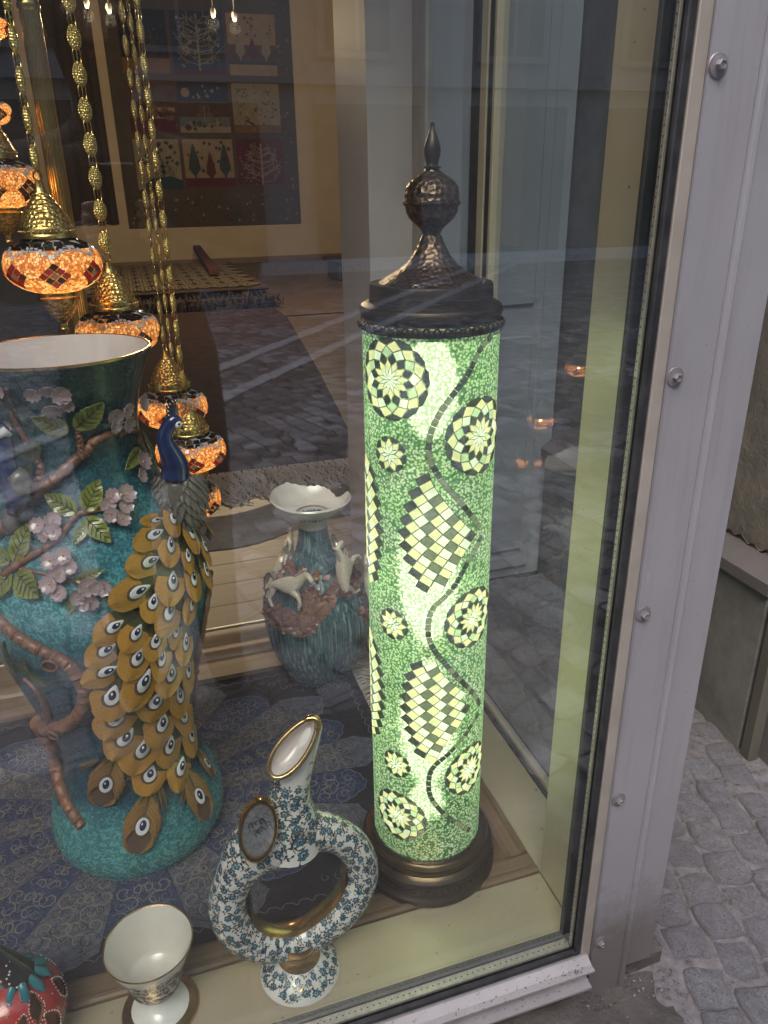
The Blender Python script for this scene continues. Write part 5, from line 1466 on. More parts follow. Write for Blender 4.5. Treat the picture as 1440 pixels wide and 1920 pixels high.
# painted sprays: flowers, stems, leaves and gilt leaves laid on the glaze
def spray(surf, anchors, mb, su, sv, flow='paint_blue', rf=.0064, dens=1.0):
    """surf(u, v, off) -> point; su, sv: metres per unit of u and v"""
    def shape(u, v, pts, mat, off=.0005):
        P = [surf(u+x/su, v+y/sv, off) for x, y in pts]
        mb.poly(P, mat)
    for (u, v, kind) in anchors:
        rot = random.uniform(0, 6.28)
        if kind == 0:
            for q in range(6):
                a = rot+q*PI/3; c = (rf*.66*math.cos(a), rf*.66*math.sin(a))
                shape(u, v, [(c[0]+rf*.36*math.cos(b), c[1]+rf*.36*math.sin(b)) for b in np.linspace(0, 6.28, 8)[:-1]], 'paint_dark', .0004)
                shape(u, v, [(c[0]+rf*.28*math.cos(b), c[1]+rf*.28*math.sin(b)) for b in np.linspace(0, 6.28, 8)[:-1]], flow, .0006)
            shape(u, v, [(rf*.26*math.cos(b), rf*.26*math.sin(b)) for b in np.linspace(0, 6.28, 7)[:-1]], 'paint_dark', .0008)
        elif kind == 1:
            ca, sa = math.cos(rot), math.sin(rot); L = rf*random.uniform(1.6, 2.6); cv = random.uniform(-.5, .5)
            ln = [(t*L, cv*L*t*(1-t)*1.6) for t in np.linspace(0, 1, 6)]
            up_ = [(x, y+rf*.07) for x, y in ln]; dn_ = [(x, y-rf*.07) for x, y in ln]
            for i in range(5): shape(u, v, [(a_*ca-b_*sa, a_*sa+b_*ca) for a_, b_ in (dn_[i], dn_[i+1], up_[i+1], up_[i])], 'paint_dark', .0004)
            for tt, sg in ((.35, 1), (.6, -1), (.95, 1)):
                bx, by = tt*L, cv*L*tt*(1-tt)*1.6; aa = sg*random.uniform(.6, 1.1); l2 = rf*.8
                lf = [(0, 0), (l2*.5, l2*.28), (l2, 0), (l2*.5, -l2*.28)]
                lf = [(bx+x*math.cos(aa)-y*math.sin(aa), by+x*math.sin(aa)+y*math.cos(aa)) for x, y in lf]
                shape(u, v, [(a_*ca-b_*sa, a_*sa+b_*ca) for a_, b_ in lf], 'paint_dark', .0005)
        else:
            L = rf*random.uniform(1.0, 1.8); lf = [(0, 0), (L*.3, L*.22), (L*.7, L*.25), (L, L*.02), (L*.7, L*.06), (L*.3, .0)]
            ca, sa = math.cos(rot), math.sin(rot)
            shape(u, v, [(x*ca-y*sa, x*sa+y*ca) for x, y in lf], 'paint_gold', .0007)
def scatter(Ls, Lv, step, seed):
    r = np.random.default_rng(seed); out = []
    nu, nv = int(Ls/step), max(2, int(Lv/step))
    for i in range(nu):
        for j in range(nv):
            u = (i+.5*(j % 2)+r.uniform(-.2, .2))/nu; v = (j+.5+r.uniform(-.2, .2))/nv
            out.append((u, v, 0))
            for q in range(3): out.append((u+r.uniform(-.6, .6)/nu, v+r.uniform(-.6, .6)/nv, 1))
            out.append((u+.5/nu, v+r.uniform(-.4, .4)/nv, 2))
    return out
m = MB(); Lr = float(np.linalg.norm(np.diff(RP, axis=0), axis=1).sum()); rav = float(RRad.mean())
spray(lambda u, v, o: ring_pt((u % 1)*nC, v*2*PI, o)[0], scatter(Lr, 2*PI*rav, .0175, 3), m, Lr, 2*PI*rav)
Ls = float(np.linalg.norm(np.diff(SP, axis=0), axis=1).sum()); sav = float(SR.mean())
spray(lambda u, v, o: sp_pt(min(.999, max(.0, u*.82+.04))*(SPn-1), v*2*PI, o)[0], [q_ for q_ in scatter(Ls*.82, 2*PI*sav, .0165, 5) if not (q_[0] > .60 and .10 < (q_[1] % 1) < .44)], m, Ls*.82, 2*PI*sav)
fz = [(.0665, .0085), (.058, .018), (.045, .028), (.037, .0355)]
def footsurf(u, v, o):
    r = np.interp(v, [0, .35, .75, 1], [f[0] for f in fz]); z = np.interp(v, [0, .35, .75, 1], [f[1] for f in fz])
    return np.array((FXc+(r+o*.5)*math.cos(u*2*PI), EY+(r+o*.5)*math.sin(u*2*PI), FL+z+o*.8))
spray(footsurf, scatter(2*PI*.052, .036, .017, 6), m, 2*PI*.052, .040)
part('painted_flowers', m, ew, smooth=0, kind='stuff')

# ================================================================== GOBLET
GX, GY = -.110, .912
gb = thing('goblet', 'white ceramic goblet with gold rim and purple floral band', 'goblet', (GX, GY, FL))
m = MB(); m.lathe([(.0, 0), (.060, 0), (.0625, .002), (.0605, .006), (.046, .009), (.030, .015), (.017, .026), (.0125, .038), (.0135, .046)], 'porcelain', 64, (GX, GY, FL), mats=['porcelain', 'gold_rim', 'gold_rim', 'gold_rim']+['porcelain']*4)
part('foot', m, gb, smooth=50)
cupo = [(.0135, .046), (.024, .050), (.034, .057), (.041, .070), (.0445, .085), (.050, .105), (.059, .128), (.0665, .148), (.0685, .154)]
m = MB(); m.lathe(cupo, 'porcelain', 72, (GX, GY, FL)); part('cup', m, gb, smooth=60)
m = MB(); m.lathe([(.0685, .154), (.0690, .1560), (.0675, .1565), (.0660, .155)], 'gold_rim', 72, (GX, GY, FL)); part('gilt_rim', m, gb, smooth=60)
m = MB(); m.lathe([(.0660, .155), (.0565, .128), (.0475, .105), (.041, .088), (.036, .078), (.0, .075)], 'porcelain_cream', 72, (GX, GY, FL)); part('cup_inside', m, gb, smooth=60)
m = MB()
def cups(u, v, o):
    z = .052+v*.078; r = np.interp(z, [c[1] for c in cupo], [c[0] for c in cupo])
    return np.array((GX+(r+o)*math.cos(u*2*PI), GY+(r+o)*math.sin(u*2*PI), FL+z))
spray(cups, scatter(2*PI*.048, .078, .0135, 9), m, 2*PI*.048, .078, 'paint_purple', .0056)
part('painted_flowers', m, gb, smooth=0, kind='stuff')

# ================================================================== RED ORNAMENT
OX, OY = -.322, .925; OC = np.array((OX, OY, FL+.076))
orn = thing('pomegranate_ornament', 'round red ceramic pomegranate with cut out petals, white dots and a black dotted stem', 'ornament', (OX, OY, FL))
HOLES = []
def on_ball(th, ph, r=.078): return OC+r*np.array((math.cos(th)*math.cos(ph), math.sin(th)*math.cos(ph), math.sin(ph)))
m = MB(); NT, NP = 120, 70; vs = []; fs = []
holes = [(-1.95, .10, .16, .34, .2), (-1.25, .42, .17, .32, -.6), (-.75, .62, .14, .3, -.4), (-.60, .12, .15, .30, .3), (-1.15, -.45, .15, .3, .2), (-2.5, .45, .16, .3, .6), (-2.9, .0, .16, .3, .2), (0.0, .3, .16, .3, .1), (.8, .3, .16, .3, .1), (1.6, .3, .16, .3, .1), (2.4, .3, .16, .3, .1)]
def inhole(th, ph, g=1.0):
    for (a, b, w, h, r) in holes:
        x = ((th-a+PI) % (2*PI)-PI)*math.cos(ph); y = ph-b; X = x*math.cos(r)+y*math.sin(r); Y = -x*math.sin(r)+y*math.cos(r)
        if (abs(X)/w)**1.3+(abs(Y)/h)**1.3 < g: return True
    return False
for j in range(NP+1):
    for i in range(NT): vs.append(on_ball(2*PI*i/NT, -1.35+2.75*j/NP))
for j in range(NP):
    for i in range(NT):
        if not inhole(2*PI*(i+.5)/NT, -1.35+2.75*(j+.5)/NP): fs.append((j*NT+i, j*NT+(i+1) % NT, (j+1)*NT+(i+1) % NT, (j+1)*NT+i))
m.add(vs, fs, 'ornament_red'); m.add([OC+(np.array(v)-OC)*.93 for v in vs], [f[::-1] for f in fs], 'ornament_gold_inside'); part('body', m, orn, smooth=60)
m = MB()
for (a, b, w, h, r) in holes:
    for q in range(26):
        t = 2*PI*q/26; X = w*1.12*math.copysign(abs(math.cos(t))**1.4, math.cos(t)); Y = h*1.08*math.copysign(abs(math.sin(t))**1.4, math.sin(t))
        x = X*math.cos(r)-Y*math.sin(r); y = X*math.sin(r)+Y*math.cos(r)
        p = on_ball(a+x/math.cos(b), b+y, .0782); m.ball(p, .0011, 'paint_white', 6, 4)
part('white_dots', m, orn, kind='stuff')
m = MB()
for q in range(90):
    th = random.uniform(-3.1, 0.4); ph = random.uniform(-.9, 1.1)
    if inhole(th, ph, 1.9): continue
    cc = random.choice(['ornament_teal', 'ornament_green', 'paint_white', 'ornament_teal', 'paint_black']); p = on_ball(th, ph, .0783); n = unit(p-OC)
    Mx = Vector(n).to_track_quat('Z', 'Y').to_matrix(); s = random.uniform(.0022, .0045)
    m.ball(p, (s, s*random.uniform(.5, .9), .0007), cc, 10, 4, Mx)
    if cc != 'paint_white': m.ball(p, (s*.4, s*.4, .0013), 'paint_white', 8, 4, Mx)
part('painted_drops', m, orn, kind='stuff')
m = MB()
sb = OC+np.array((.022, .0, .070)); stp = [sb+np.array((-.03*t, 0, .085*t)) for t in np.linspace(0, 1, 8)]
m.tube(stp, [.026, .024, .021, .018, .015, .012, .009, .006], 'paint_black', 20); part('stem', m, orn, smooth=60)
m = MB()
for q in range(46):
    t = random.uniform(.02, .95); a = random.uniform(0, 6.28); r_ = np.interp(t, np.linspace(0, 1, 8), [.026, .024, .021, .018, .015, .012, .009, .006])
    m.ball(sb+np.array((-.03*t+r_*math.cos(a), r_*math.sin(a), .085*t)), .0017, 'paint_white', 6, 4)
part('stem_dots', m, orn, kind='stuff')
m = MB(); 
for q in range(10):
    a = 2*PI*q/10; m.tube([sb+np.array((.020*math.cos(a), .020*math.sin(a), .006)), sb+np.array((.034*math.cos(a), .034*math.sin(a), -.006)), sb+np.array((.042*math.cos(a), .042*math.sin(a), -.018))], [.006, .008, .002], 'ornament_teal', 8)
part('calyx', m, orn, smooth=60)

# ================================================================== PATTERNED RUG
rug = thing('patterned_rug', 'dark navy rug with a scalloped blue and grey medallion, lying on the window tray', 'rug', (-.13, 1.40, FL))
rz = FL+.0008
RX0, RX1, RY0, RY1 = -.72, .445, 1.008, 1.795
m = MB(); m.rbox((RX0, RY0, rz-.0006), (RX1, RY1, rz+.002), 'rug_navy', .0008); part('rug_ground', m, rug)
MC = np.array((-.13, 1.40)); AX, AY = .500, .352; NPET = 20
zt = rz+.0024
def med(r, a, h=0.0): return (MC[0]+AX*r*math.cos(a), MC[1]+AY*r*math.sin(a), zt+h)
def spiral(c, r0, a0, turns, sg, w, mb, mat, h):
    pts = []
    n = 12
    for i in range(n):
        t = i/(n-1); a = a0+sg*t*turns*2*PI; r = r0*(1-t)**.8+r0*.08
        pts.append((c[0]+r*math.cos(a), c[1]+r*math.sin(a)))
    L = []; R_ = []
    for i in range(n):
        p = np.array(pts[i]); q = np.array(pts[min(n-1, i+1)])-np.array(pts[max(0, i-1)]); q = q/(np.linalg.norm(q)+1e-9); nn = np.array((-q[1], q[0]))*w*(.35+.65*math.sin(PI*(i+.5)/n))
        L.append((*(p+nn), h)); R_.append((*(p-nn), h))
    o = L+R_; mb.add(o, [(n+i, n+i+1, i+1, i) for i in range(n-1)], mat)
def ribbon(pts, w, mb, mat, h):
    n = len(pts); L = []; R_ = []
    for i in range(n):
        p = np.array(pts[i][:2]); q = np.array(pts[min(n-1, i+1)][:2])-np.array(pts[max(0, i-1)][:2]); q = q/(np.linalg.norm(q)+1e-9); nn = np.array((-q[1], q[0]))*w
        L.append((*(p+nn), h)); R_.append((*(p-nn), h))
    mb.add(L+R_, [(n+i, n+i+1, i+1, i) for i in range(n-1)], mat)
lines = MB(); scr = MB()
for k in range(NPET):
    a0, a1 = 2*PI*(k-.5)/NPET, 2*PI*(k+.5)/NPET; am = (a0+a1)/2
    long_ = k % 2 == 0
    mt = 'rug_grey' if long_ else 'rug_blue'
    out = []
    nn_ = 18
    for i in range(nn_+1):
        u = i/nn_; x = 2*u-1; a = a0+(a1-a0)*u
        lobe = (1.06 if long_ else .98)+(.075 if long_ else .04)*(1-abs(x))**1.6-(.06*abs(x)**3)+.012*abs(math.sin(x*PI*2.5))
        out.append(med(lobe, a))
    pts = [med(.16, a0), med(.16, a1)]+out[::-1]
    m = MB(); m.prism([np.array(p) for p in pts], (0, 0, .0006), mt); part('rug_petal', m, rug, smooth=0)
    lines_h = zt+.0010
    ribbon(out, .0009, lines, 'rug_line', lines_h)
    ribbon([med(.16, a0), med(.6, a0), out[0]], .0007, lines, 'rug_scroll_dark', lines_h)
    ins = [(MC[0]+(p[0]-MC[0])*.955, MC[1]+(p[1]-MC[1])*.955) for p in out]
    ribbon(ins, .0006, lines, 'rug_scroll_dark', lines_h+.0001)
    # scroll work mirrored about the petal axis
    rnd = np.random.default_rng(k % 2)
    for row in range(9):
        r = .26+.085*row; wid = (a1-a0)/2*.80
        for q in range(3 if r > .55 else 2):
            fa = wid*(q+.6)/(3 if r > .55 else 2)*.95; rr0 = .011+.010*rnd.random(); tr = .8+.6*rnd.random(); st = rnd.uniform(0, 6.28); sg = 1 if rnd.random() < .5 else -1
            for side in (-1, 1):
                c = med(r+rnd.uniform(-.02, .02)*0, am+side*fa)
                ph = am+(st if side > 0 else -st)
                mt_ = 'rug_scroll' if (row+q) % 2 else ('rug_scroll_dark' if long_ else 'rug_line')
                spiral(c[:2], rr0, ph, tr, sg*side, .0012 if mt_ == 'rug_scroll' else .0010, scr, mt_, zt+.0011+.00005*((row+q) % 3))
        ribbon([med(r-.04, am-.03)[:2], med(r, am)[:2], med(r-.04, am+.03)[:2]], .0008, scr, 'rug_scroll', zt+.0013)
# central rosette
m = MB(); m.prism([np.array(med(.165*(1+.06*math.cos(12*a)), a, .0008)) for a in np.linspace(0, 2*PI, 73)[:-1]], (0, 0, .0006), 'rug_blue'); part('rug_centre', m, rug, smooth=0)
# corner sprigs and wavy border
h = rz+.0024
for x0, y0 in [(RX1-.05-.02*i, RY0+.06+.025*j) for i in range(11) for j in range(5)]+[(RX1-.05-.02*i, RY1-.06-.025*j) for i in range(11) for j in range(4)]+[(RX0+.05+.03*i, RY0+.06+.03*j) for i in range(8) for j in range(4)]+[(-.55+.05*i, RY1-.055) for i in range(18)]:
    dd = math.hypot((x0-MC[0])/AX, (y0-MC[1])/AY)
    if dd < 1.16: continue
    spiral((x0+random.uniform(-.006, .006), y0+random.uniform(-.006, .006)), random.uniform(.008, .014), random.uniform(0, 6), random.uniform(.6, 1.2), random.choice((-1, 1)), .0009, scr, 'rug_line', h)
def wavy(p, q, amp=.004, wl=.030):
    L = math.hypot(q[0]-p[0], q[1]-p[1]); n = int(L/.003); d = ((q[0]-p[0])/L, (q[1]-p[1])/L)
    pts = []
    for i in range(n+1):
        s = i*L/n; o = amp*math.sin(2*PI*s/wl)+.4*amp*math.sin(2*PI*s/wl*2+1); pts.append((p[0]+d[0]*s-d[1]*o, p[1]+d[1]*s+d[0]*o))
    ribbon(pts, .0010, lines, 'rug_line', h)
b_ = .028
wavy((RX0, RY0+b_), (RX1-b_, RY0+b_)); wavy((RX1-b_, RY0+b_), (RX1-b_, RY1-b_)); wavy((RX1-b_, RY1-b_), (RX0, RY1-b_))
part('rug_outline_pattern', lines, rug, smooth=0, kind='stuff'); part('rug_scroll_pattern', scr, rug, smooth=0, kind='stuff')
m = MB()
for k in range(330):
    y = RY0+.005+(RY1-RY0-.01)*k/330+random.uniform(-.002, .002)
    if random.random() < .25: continue
    L = random.uniform(.025, .055); a = random.uniform(-.5, .5); z1 = FL+random.uniform(.001, .008)
    pts = smooth_path([(RX1-.002, y, rz+.0015), (RX1+L*.4, y+a*L*.3+random.uniform(-.004, .004), z1+.003), (RX1+L*.8, y+a*L*.8+random.uniform(-.006, .006), z1), (RX1+L, y+a*L, FL+.0025)], 6)
    m.tube(pts, .0007, 'tassel', 3)
part('fringe', m, rug, kind='stuff', smooth=60)
# lamp lead lying behind the vase
m = MB(); m.tube(smooth_path([(.50, 1.19, FL+.004), (.53, 1.30, FL+.004), (.525, 1.45, FL+.004), (.505, 1.62, FL+.004), (.52, 1.86, FL+.02), (.56, 2.02, FL+.05)], 24), .003, 'cable', 8)
solo('power_cord', m, 'thin dark power cord running back along the tray behind the mosaic column lamp', 'cord', (.53, 1.3, FL))
#@@NEXT
# ================================================================== PENDANT LAMPS
GR = .0825; GH = .049             # globe: radius and half height
def gr(z): return GR*math.sqrt(max(0, 1-(abs(z)/GH)**2.25))
def gp(a, z, off=0.0):
    r = gr(z); e = .0005; sl = (gr(min(GH*.999, z+e))-gr(max(-GH*.999, z-e)))/(2*e); n = unit((math.cos(a), math.sin(a), -sl))
    return np.array((r*math.cos(a), r*math.sin(a), z))+n*off
def gtile(P, mat):
    """P: list of (angle, z) corners on the globe"""
    c = np.mean(P, 0); a = sum(P[i][0]*P[(i+1) % len(P)][1]-P[(i+1) % len(P)][0]*P[i][1] for i in range(len(P)))
    P = [np.array(p) for p in (P if a > 0 else P[::-1])]; n = len(P)
    lo = [gp(*(c+(p-c)*.93), .0001) for p in P]; hi = [gp(*(c+(p-c)*.88), .0016) for p in P]
    mb = MB(); mb.add(lo+hi, [tuple(range(n, 2*n))]+[(i, (i+1) % n, n+(i+1) % n, n+i) for i in range(n)], mat); return mb
def globe_parts(accent, rot):
    out = []
    zr = np.linspace(-GH*.93, GH*.985, 30)
    m = MB(); prof = [(gr(z), z) for z in zr]
    m.lathe([p for p in prof if p[1] <= .030], 'amber_crackle', 56); m.lathe([p for p in prof if p[1] >= .0285], 'globe_white', 56)
    out.append(('globe', m.mesh('globe', 60), 'main'))
    wl = MB()
    for k in range(7):                       # amber lozenges in white outlines, a cluster of nine tiles between
        a0 = rot+2*PI*k/7; w = 2*PI/7*.5; h = .0135
        for i in range(3):
            for j in range(3):
                ca = a0+(i-j)*w*.25; cz = -.012+(i+j-2)*h*.54
                q = [(ca-w*.245, cz), (ca, cz-h*.53), (ca+w*.245, cz), (ca, cz+h*.53)]
                mt = 'globe_grey' if (i == 1 and j == 1) else (accent if (i+j+k) % 3 else 'globe_dark')
                out.append(('mosaic_tile', gtile(q, mt).mesh('mosaic_tile', 0), None))
        big_ = [(a0-w*.78, -.012), (a0, -.012-h*1.68), (a0+w*.78, -.012), (a0, -.012+h*1.68)]
        a1 = a0+2*PI/14                      # scalloped white arch over each amber panel
        for t in np.linspace(-1, 1, 9):
            z = .013+.013*math.cos(t*1.45); aa = a1+t*w*.96
            q = [(aa-w*.10, z), (aa+w*.10, z), (aa+w*.11, z+.0072), (aa-w*.11, z+.0072)]
            b = gtile(q, 'globe_white'); o_ = len(wl.v); wl.v += b.v; mi_ = wl.mi('globe_white'); wl.f += [tuple(x+o_ for x in f) for f in b.f]; wl.m += [mi_]*len(b.f)
    out.append(('white_mosaic_arches', wl.mesh('white_mosaic_arches', 0), 'stuff'))
    tb = MB(); r_ = np.random.default_rng(int(rot*100))
    for ring in range(3):                    # shards of dark glass round the shoulder
        z0 = .028+ring*.0062; z1 = z0+.0058; n = 26-ring*4
        for k in range(n):
            a0, a1 = rot+2*PI*k/n, rot+2*PI*(k+1)/n; sk = r_.uniform(-.06, .06)
            for q in ([(a0, z0), (a1, z0), (a0+sk, z1)], [(a1, z0), (a1+sk*.6, z1), (a0+sk, z1)]):
                b = gtile(q, 'globe_dark' if r_.random() < .85 else 'globe_white'); o_ = len(tb.v); tb.v += b.v; mi_ = tb.mi(b.names[0]); tb.f += [tuple(x+o_ for x in f) for f in b.f]; tb.m += [mi_]*len(b.f)
    out.append(('dark_shoulder_mosaic', tb.mesh('dark_shoulder_mosaic', 0), 'stuff'))
    m = MB(); m.lathe([(.047, .046), (.048, .050), (.045, .054), (.046, .060), (.043, .064), (.041, .070), (.036, .082), (.028, .096), (.019, .108), (.012, .118), (.008, .128), (.0065, .136), (.0, .138)], 'brass_filigree', 40, mats=['brass']*4+['brass_filigree']*5+['brass']*3)
    for k in range(30): m.ball((.0462*math.cos(k*2*PI/30), .0462*math.sin(k*2*PI/30), .057), .0026, 'brass', 6, 4)
    out.append(('brass_cap', m.mesh('brass_cap', 50), None))
    m = MB(); m.lathe([(.0, -.118), (.006, -.116), (.009, -.110), (.006, -.104), (.008, -.099), (.016, -.092), (.024, -.080), (.030, -.068), (.034, -.060), (.036, -.054), (.033, -.050), (.034, -.045), (.030, -.042)], 'brass_filigree', 40, mats=['brass']*5+['brass_filigree']*3+['brass']*4)
    out.append(('brass_finial', m.mesh('brass_finial', 50), None))
    m = MB(); m.tube([(.0065*math.cos(a), 0, .144+.0080*math.sin(a)) for a in np.linspace(0, 2*PI, 17)[:-1]], .0014, 'brass', 6, closed=True)
    out.append(('hanging_ring', m.mesh('hanging_ring', 60), None))
    return out
VAR = {'red': globe_parts('globe_red', .2), 'dark': globe_parts('globe_dark', .6), 'mix': globe_parts('globe_red', .95)}
def oval_mesh(w, h, d):
    m = MB(); m.ball((0, 0, 0), (w, d, h), 'brass_chain', 14, 12); return m.mesh('chain_link', 60)
def small_mesh(w, h):
    m = MB()
    pts = [(-w, 0, -h), (w, 0, -h), (w*1.1, 0, 0), (w, 0, h), (-w, 0, h), (-w*1.1, 0, 0)]
    m.tube(pts, .0012, 'brass', 6, closed=True); m.tube([(0, -.001, -h*.9), (0, -.001, h*.9)], .0009, 'brass', 5); return m.mesh('chain_link', 60)
OV_BIG, OV_SM = oval_mesh(.0125, .0205, .0042), oval_mesh(.0075, .0205, .0055)
SM_BIG, SM_SM = small_mesh(.0062, .0110), small_mesh(.0048, .0100)
def pendant(label, pos, var, bigchain, top=2.9, rz=0.0, watts=1.0, chain=True, sc=1.0):
    r = thing('mosaic_pendant_lamp', label, 'pendant lamp', tuple(pos), 'lit mosaic pendant lamps hanging on brass chains')
    T = Matrix.Translation(Vector(pos))@Matrix.Rotation(rz, 4, 'Z')@Matrix.Diagonal((sc, sc, sc, 1))
    for nm, me, kd in VAR[var]: inst(nm, me, r, T, 'stuff' if kd == 'stuff' else None)
    if chain:
        z = pos[2]+.152; k = 0
        while z < top and z < 2.05:
            a = rz*1.3+.25*math.sin(k*.9) if not bigchain else .32+.05*math.sin(k)
            z += .0205
            inst('chain_link', OV_BIG if bigchain else OV_SM, r, Matrix.Translation((pos[0], pos[1], z))@Matrix.Rotation(a, 4, 'Z')); z += .0205+.0080
            inst('chain_link', SM_BIG if bigchain else SM_SM, r, Matrix.Translation((pos[0], pos[1], z))@Matrix.Rotation(a+.15, 4, 'Z')); z += .0080; k += 1
        m = MB(); m.tube([(pos[0], pos[1], z), (pos[0], pos[1], top)], .0015, 'brass', 6); part('hanging_wire', m, r)
    ld = bpy.data.lights.new('bulb', 'POINT'); ld.energy = watts; ld.color = (1.0, .62, .28); ld.shadow_soft_size = .004
    lo = bpy.data.objects.new('bulb', ld); COL.objects.link(lo); lo.parent = r; lo.location = (0, 0, -.004)
def dpos(x, y, w, dia=.165):
    return EYE+ray(x, y)*(dia*F_PX/w)
pendant('large red and amber mosaic globe hanging left of the peacock vase rim', dpos(100, 497, 175), 'red', False, rz=.1, watts=.33)
pendant('amber globe with dark lozenges cut by the left edge of the photo', dpos(-4, 345, 152), 'dark', False, rz=.5, watts=.29)
pendant('black and white topped globe half hidden behind the rim of the peacock vase', dpos(222, 622, 152), 'dark', True, rz=.2, watts=.25)
pendant('amber globe behind the head of the peacock, above two others', dpos(323, 764, 130), 'mix', False, rz=.9, watts=.33)
pendant('amber globe with a red lozenge right of the neck of the peacock', dpos(358, 846, 130), 'red', False, rz=.0, watts=.33)
pendant('lowest amber globe, mostly hidden behind the grey back of the peacock', dpos(356, 937, 116), 'dark', False, rz=1.3, watts=.29)
pendant('small amber globe at the left edge, second from the top', dpos(-22, 210, 82, .090), 'dark', False, rz=.3, watts=.12, chain=False, sc=.545)
pendant('small reddish amber globe in the top left corner', dpos(-20, 50, 72, .080), 'red', False, rz=.3, watts=.10, chain=False, sc=.485)
# lamp stand added unseen behind the big vase to give the side pane glints
ls = thing('added_lamp_stand', 'added unseen brass stand with three amber mosaic globes, placed for their glints in the side pane', 'floor lamp', (-.20, 3.0, FL))
for (px, py, yy) in ((1085, 690, 2.95), (1014, 788, 3.02), (992, 866, 3.05)):
    q = at(px, py, Y=yy); p = (2*.738-q[0], q[1], q[2])
    for nm, me, kd in VAR['mix']:
        if nm in ('hanging_ring',): continue
        inst(nm, me, ls, Matrix.Translation(Vector(p))@Matrix.Diagonal((.75, .75, .75, 1)), 'stuff' if kd == 'stuff' else None)
    mm = MB(); mm.tube([(-.20, 3.0, p[2]-.10), (p[0], p[1], p[2]-.085), (p[0], p[1], p[2]-.06)], .005, 'brass', 8); part('arm', mm, ls)
    ld = bpy.data.lights.new('bulb', 'POINT'); ld.energy = .5; ld.color = (1.0, .62, .28); ld.shadow_soft_size = .004
    lo = bpy.data.objects.new('bulb', ld); COL.objects.link(lo); lo.parent = ls; lo.location = Vector(p)-Vector(loc_of(ls))
mm = MB(); mm.lathe([(.0, 0), (.09, 0), (.09, .01), (.02, .025), (.009, .05), (.009, .80), (.0, .81)], 'brass', 24, (-.20, 3.0, FL)); part('stem', mm, ls)
# fluted brass pole of the chandelier
pt_ = at(53, 10, Y=1.93); px_ = pt_[0]
m = MB()
m.lathe([(.0195, 0), (.0195, 2.75)], 'brass', 120, (px_, 1.93, FL+.0), rf=lambda a, z: 1+.045*abs(math.sin(a*10)))
m.lathe([(.020, 0), (.0225, .005), (.0225, .012), (.020, .018)], 'brass', 40, (px_, 1.93, at(53, 18, Y=1.93)[2]-.004))
m.lathe([(.0, 0), (.09, 0), (.09, .012), (.04, .02), (.021, .05)], 'brass', 40, (px_, 1.93, FL))
solo('brass_pole', m, 'upright fluted brass pole glowing orange beside the upper pendant lamps', 'pole', (px_, 1.93, FL))

# ================================================================== SHOP INTERIOR
# kilim on the far wall
def kz(x, y, dy=.02): return at(x, y, Y=BW-dy)
kl = thing('pictorial_kilim', 'large wall rug of nine square pictures of trees in cream, navy and red', 'wall rug', tuple(kz(400, 415)))
c00, c10 = kz(212, 436), kz(563, 417)
m = MB(); kx0, kx1 = kz(225, 300)[0], kz(556, 300)[0]+.02; kzb, kzt = kz(400, 424)[2], 4.6
m.rbox((kx0, BW-.03, kzb), (kx1, BW-.012, kzt), 'kilim_ground', .008); part('woven_ground', m, kl)
cw = [kz(237, 200)[0], kz(318, 200)[0], kz(330, 200)[0]]
cols_ = [(kz(240, 200)[0], kz(327, 200)[0]), (kz(334, 200)[0], kz(429, 200)[0]), (kz(436, 200)[0], kz(524, 200)[0])]
rows_ = [(kz(380, 140)[2], kz(380, 22)[2]), (kz(380, 249)[2], kz(380, 155)[2]), (kz(380, 354)[2], kz(380, 261)[2])]
yk = BW-.0315
def kpoly(pts, mat, h, mb): mb.prism([(x, yk-h, z) for x, z in pts][::-1], (0, -.004, 0), mat)
def krect(x0, z0, x1, z1, mat, h, mb): kpoly([(x0, z0), (x1, z0), (x1, z1), (x0, z1)], mat, h, mb)
def ktree(x, z, w, h, mat, mb, seed=0, dense=9, lvl=.012):
    r = np.random.default_rng(seed); krect(x-w*.02, z, x+w*.02, z+h, mat, lvl, mb)
    for i in range(dense):
        t = .08+.85*i/dense; L = w*.5*(1-t*.45)*r.uniform(.8, 1.05)
        for sg in (-1, 1):
            t += r.uniform(-.03, .03); a = (x, z+h*t); b = (x+sg*L*r.uniform(.4, .7), z+h*t+L*r.uniform(.05, .4)); c = (x+sg*L*r.uniform(.8, 1.1), z+h*t+L*r.uniform(.2, .8))
            for p, q, ww in ((a, b, .007), (b, c, .006), (b, (b[0]+sg*L*.05, b[1]+L*.35), .005), ((b[0]*.5+c[0]*.5, b[1]*.5+c[1]*.5), (c[0], c[1]-L*.25), .005)):
                dx, dz = q[0]-p[0], q[1]-p[1]; l = math.hypot(dx, dz)+1e-6; nx_, nz_ = -dz/l*ww*w, dx/l*ww*w
                kpoly([(p[0]-nx_, p[1]-nz_), (q[0]-nx_, q[1]-nz_), (q[0]+nx_, q[1]+nz_), (p[0]+nx_, p[1]+nz_)], mat, lvl+r.uniform(0, .003), mb)
def kcyp(x, z, w, h, mat, mb, lvl=.012):
    kpoly([(x-w*.08, z), (x+w*.08, z), (x+w*.08, z+h*.1), (x+w*.5, z+h*.28), (x+w*.38, z+h*.55), (x+w*.12, z+h*.9), (x, z+h), (x-w*.12, z+h*.9), (x-w*.38, z+h*.55), (x-w*.5, z+h*.28), (x-w*.08, z+h*.1)], mat, lvl, mb)
def kdots(x0, z0, x1, z1, mats, mb, n, seed, s=.02, lvl=.010):
    r = np.random.default_rng(seed)
    for k in range(n):
        x, z = r.uniform(x0, x1), r.uniform(z0, z1); q = s*r.uniform(.7, 1.3)
        kpoly([(x-q, z), (x, z-q), (x+q, z), (x, z+q)], mats[k % len(mats)], lvl+.0005*(k % 5), mb)
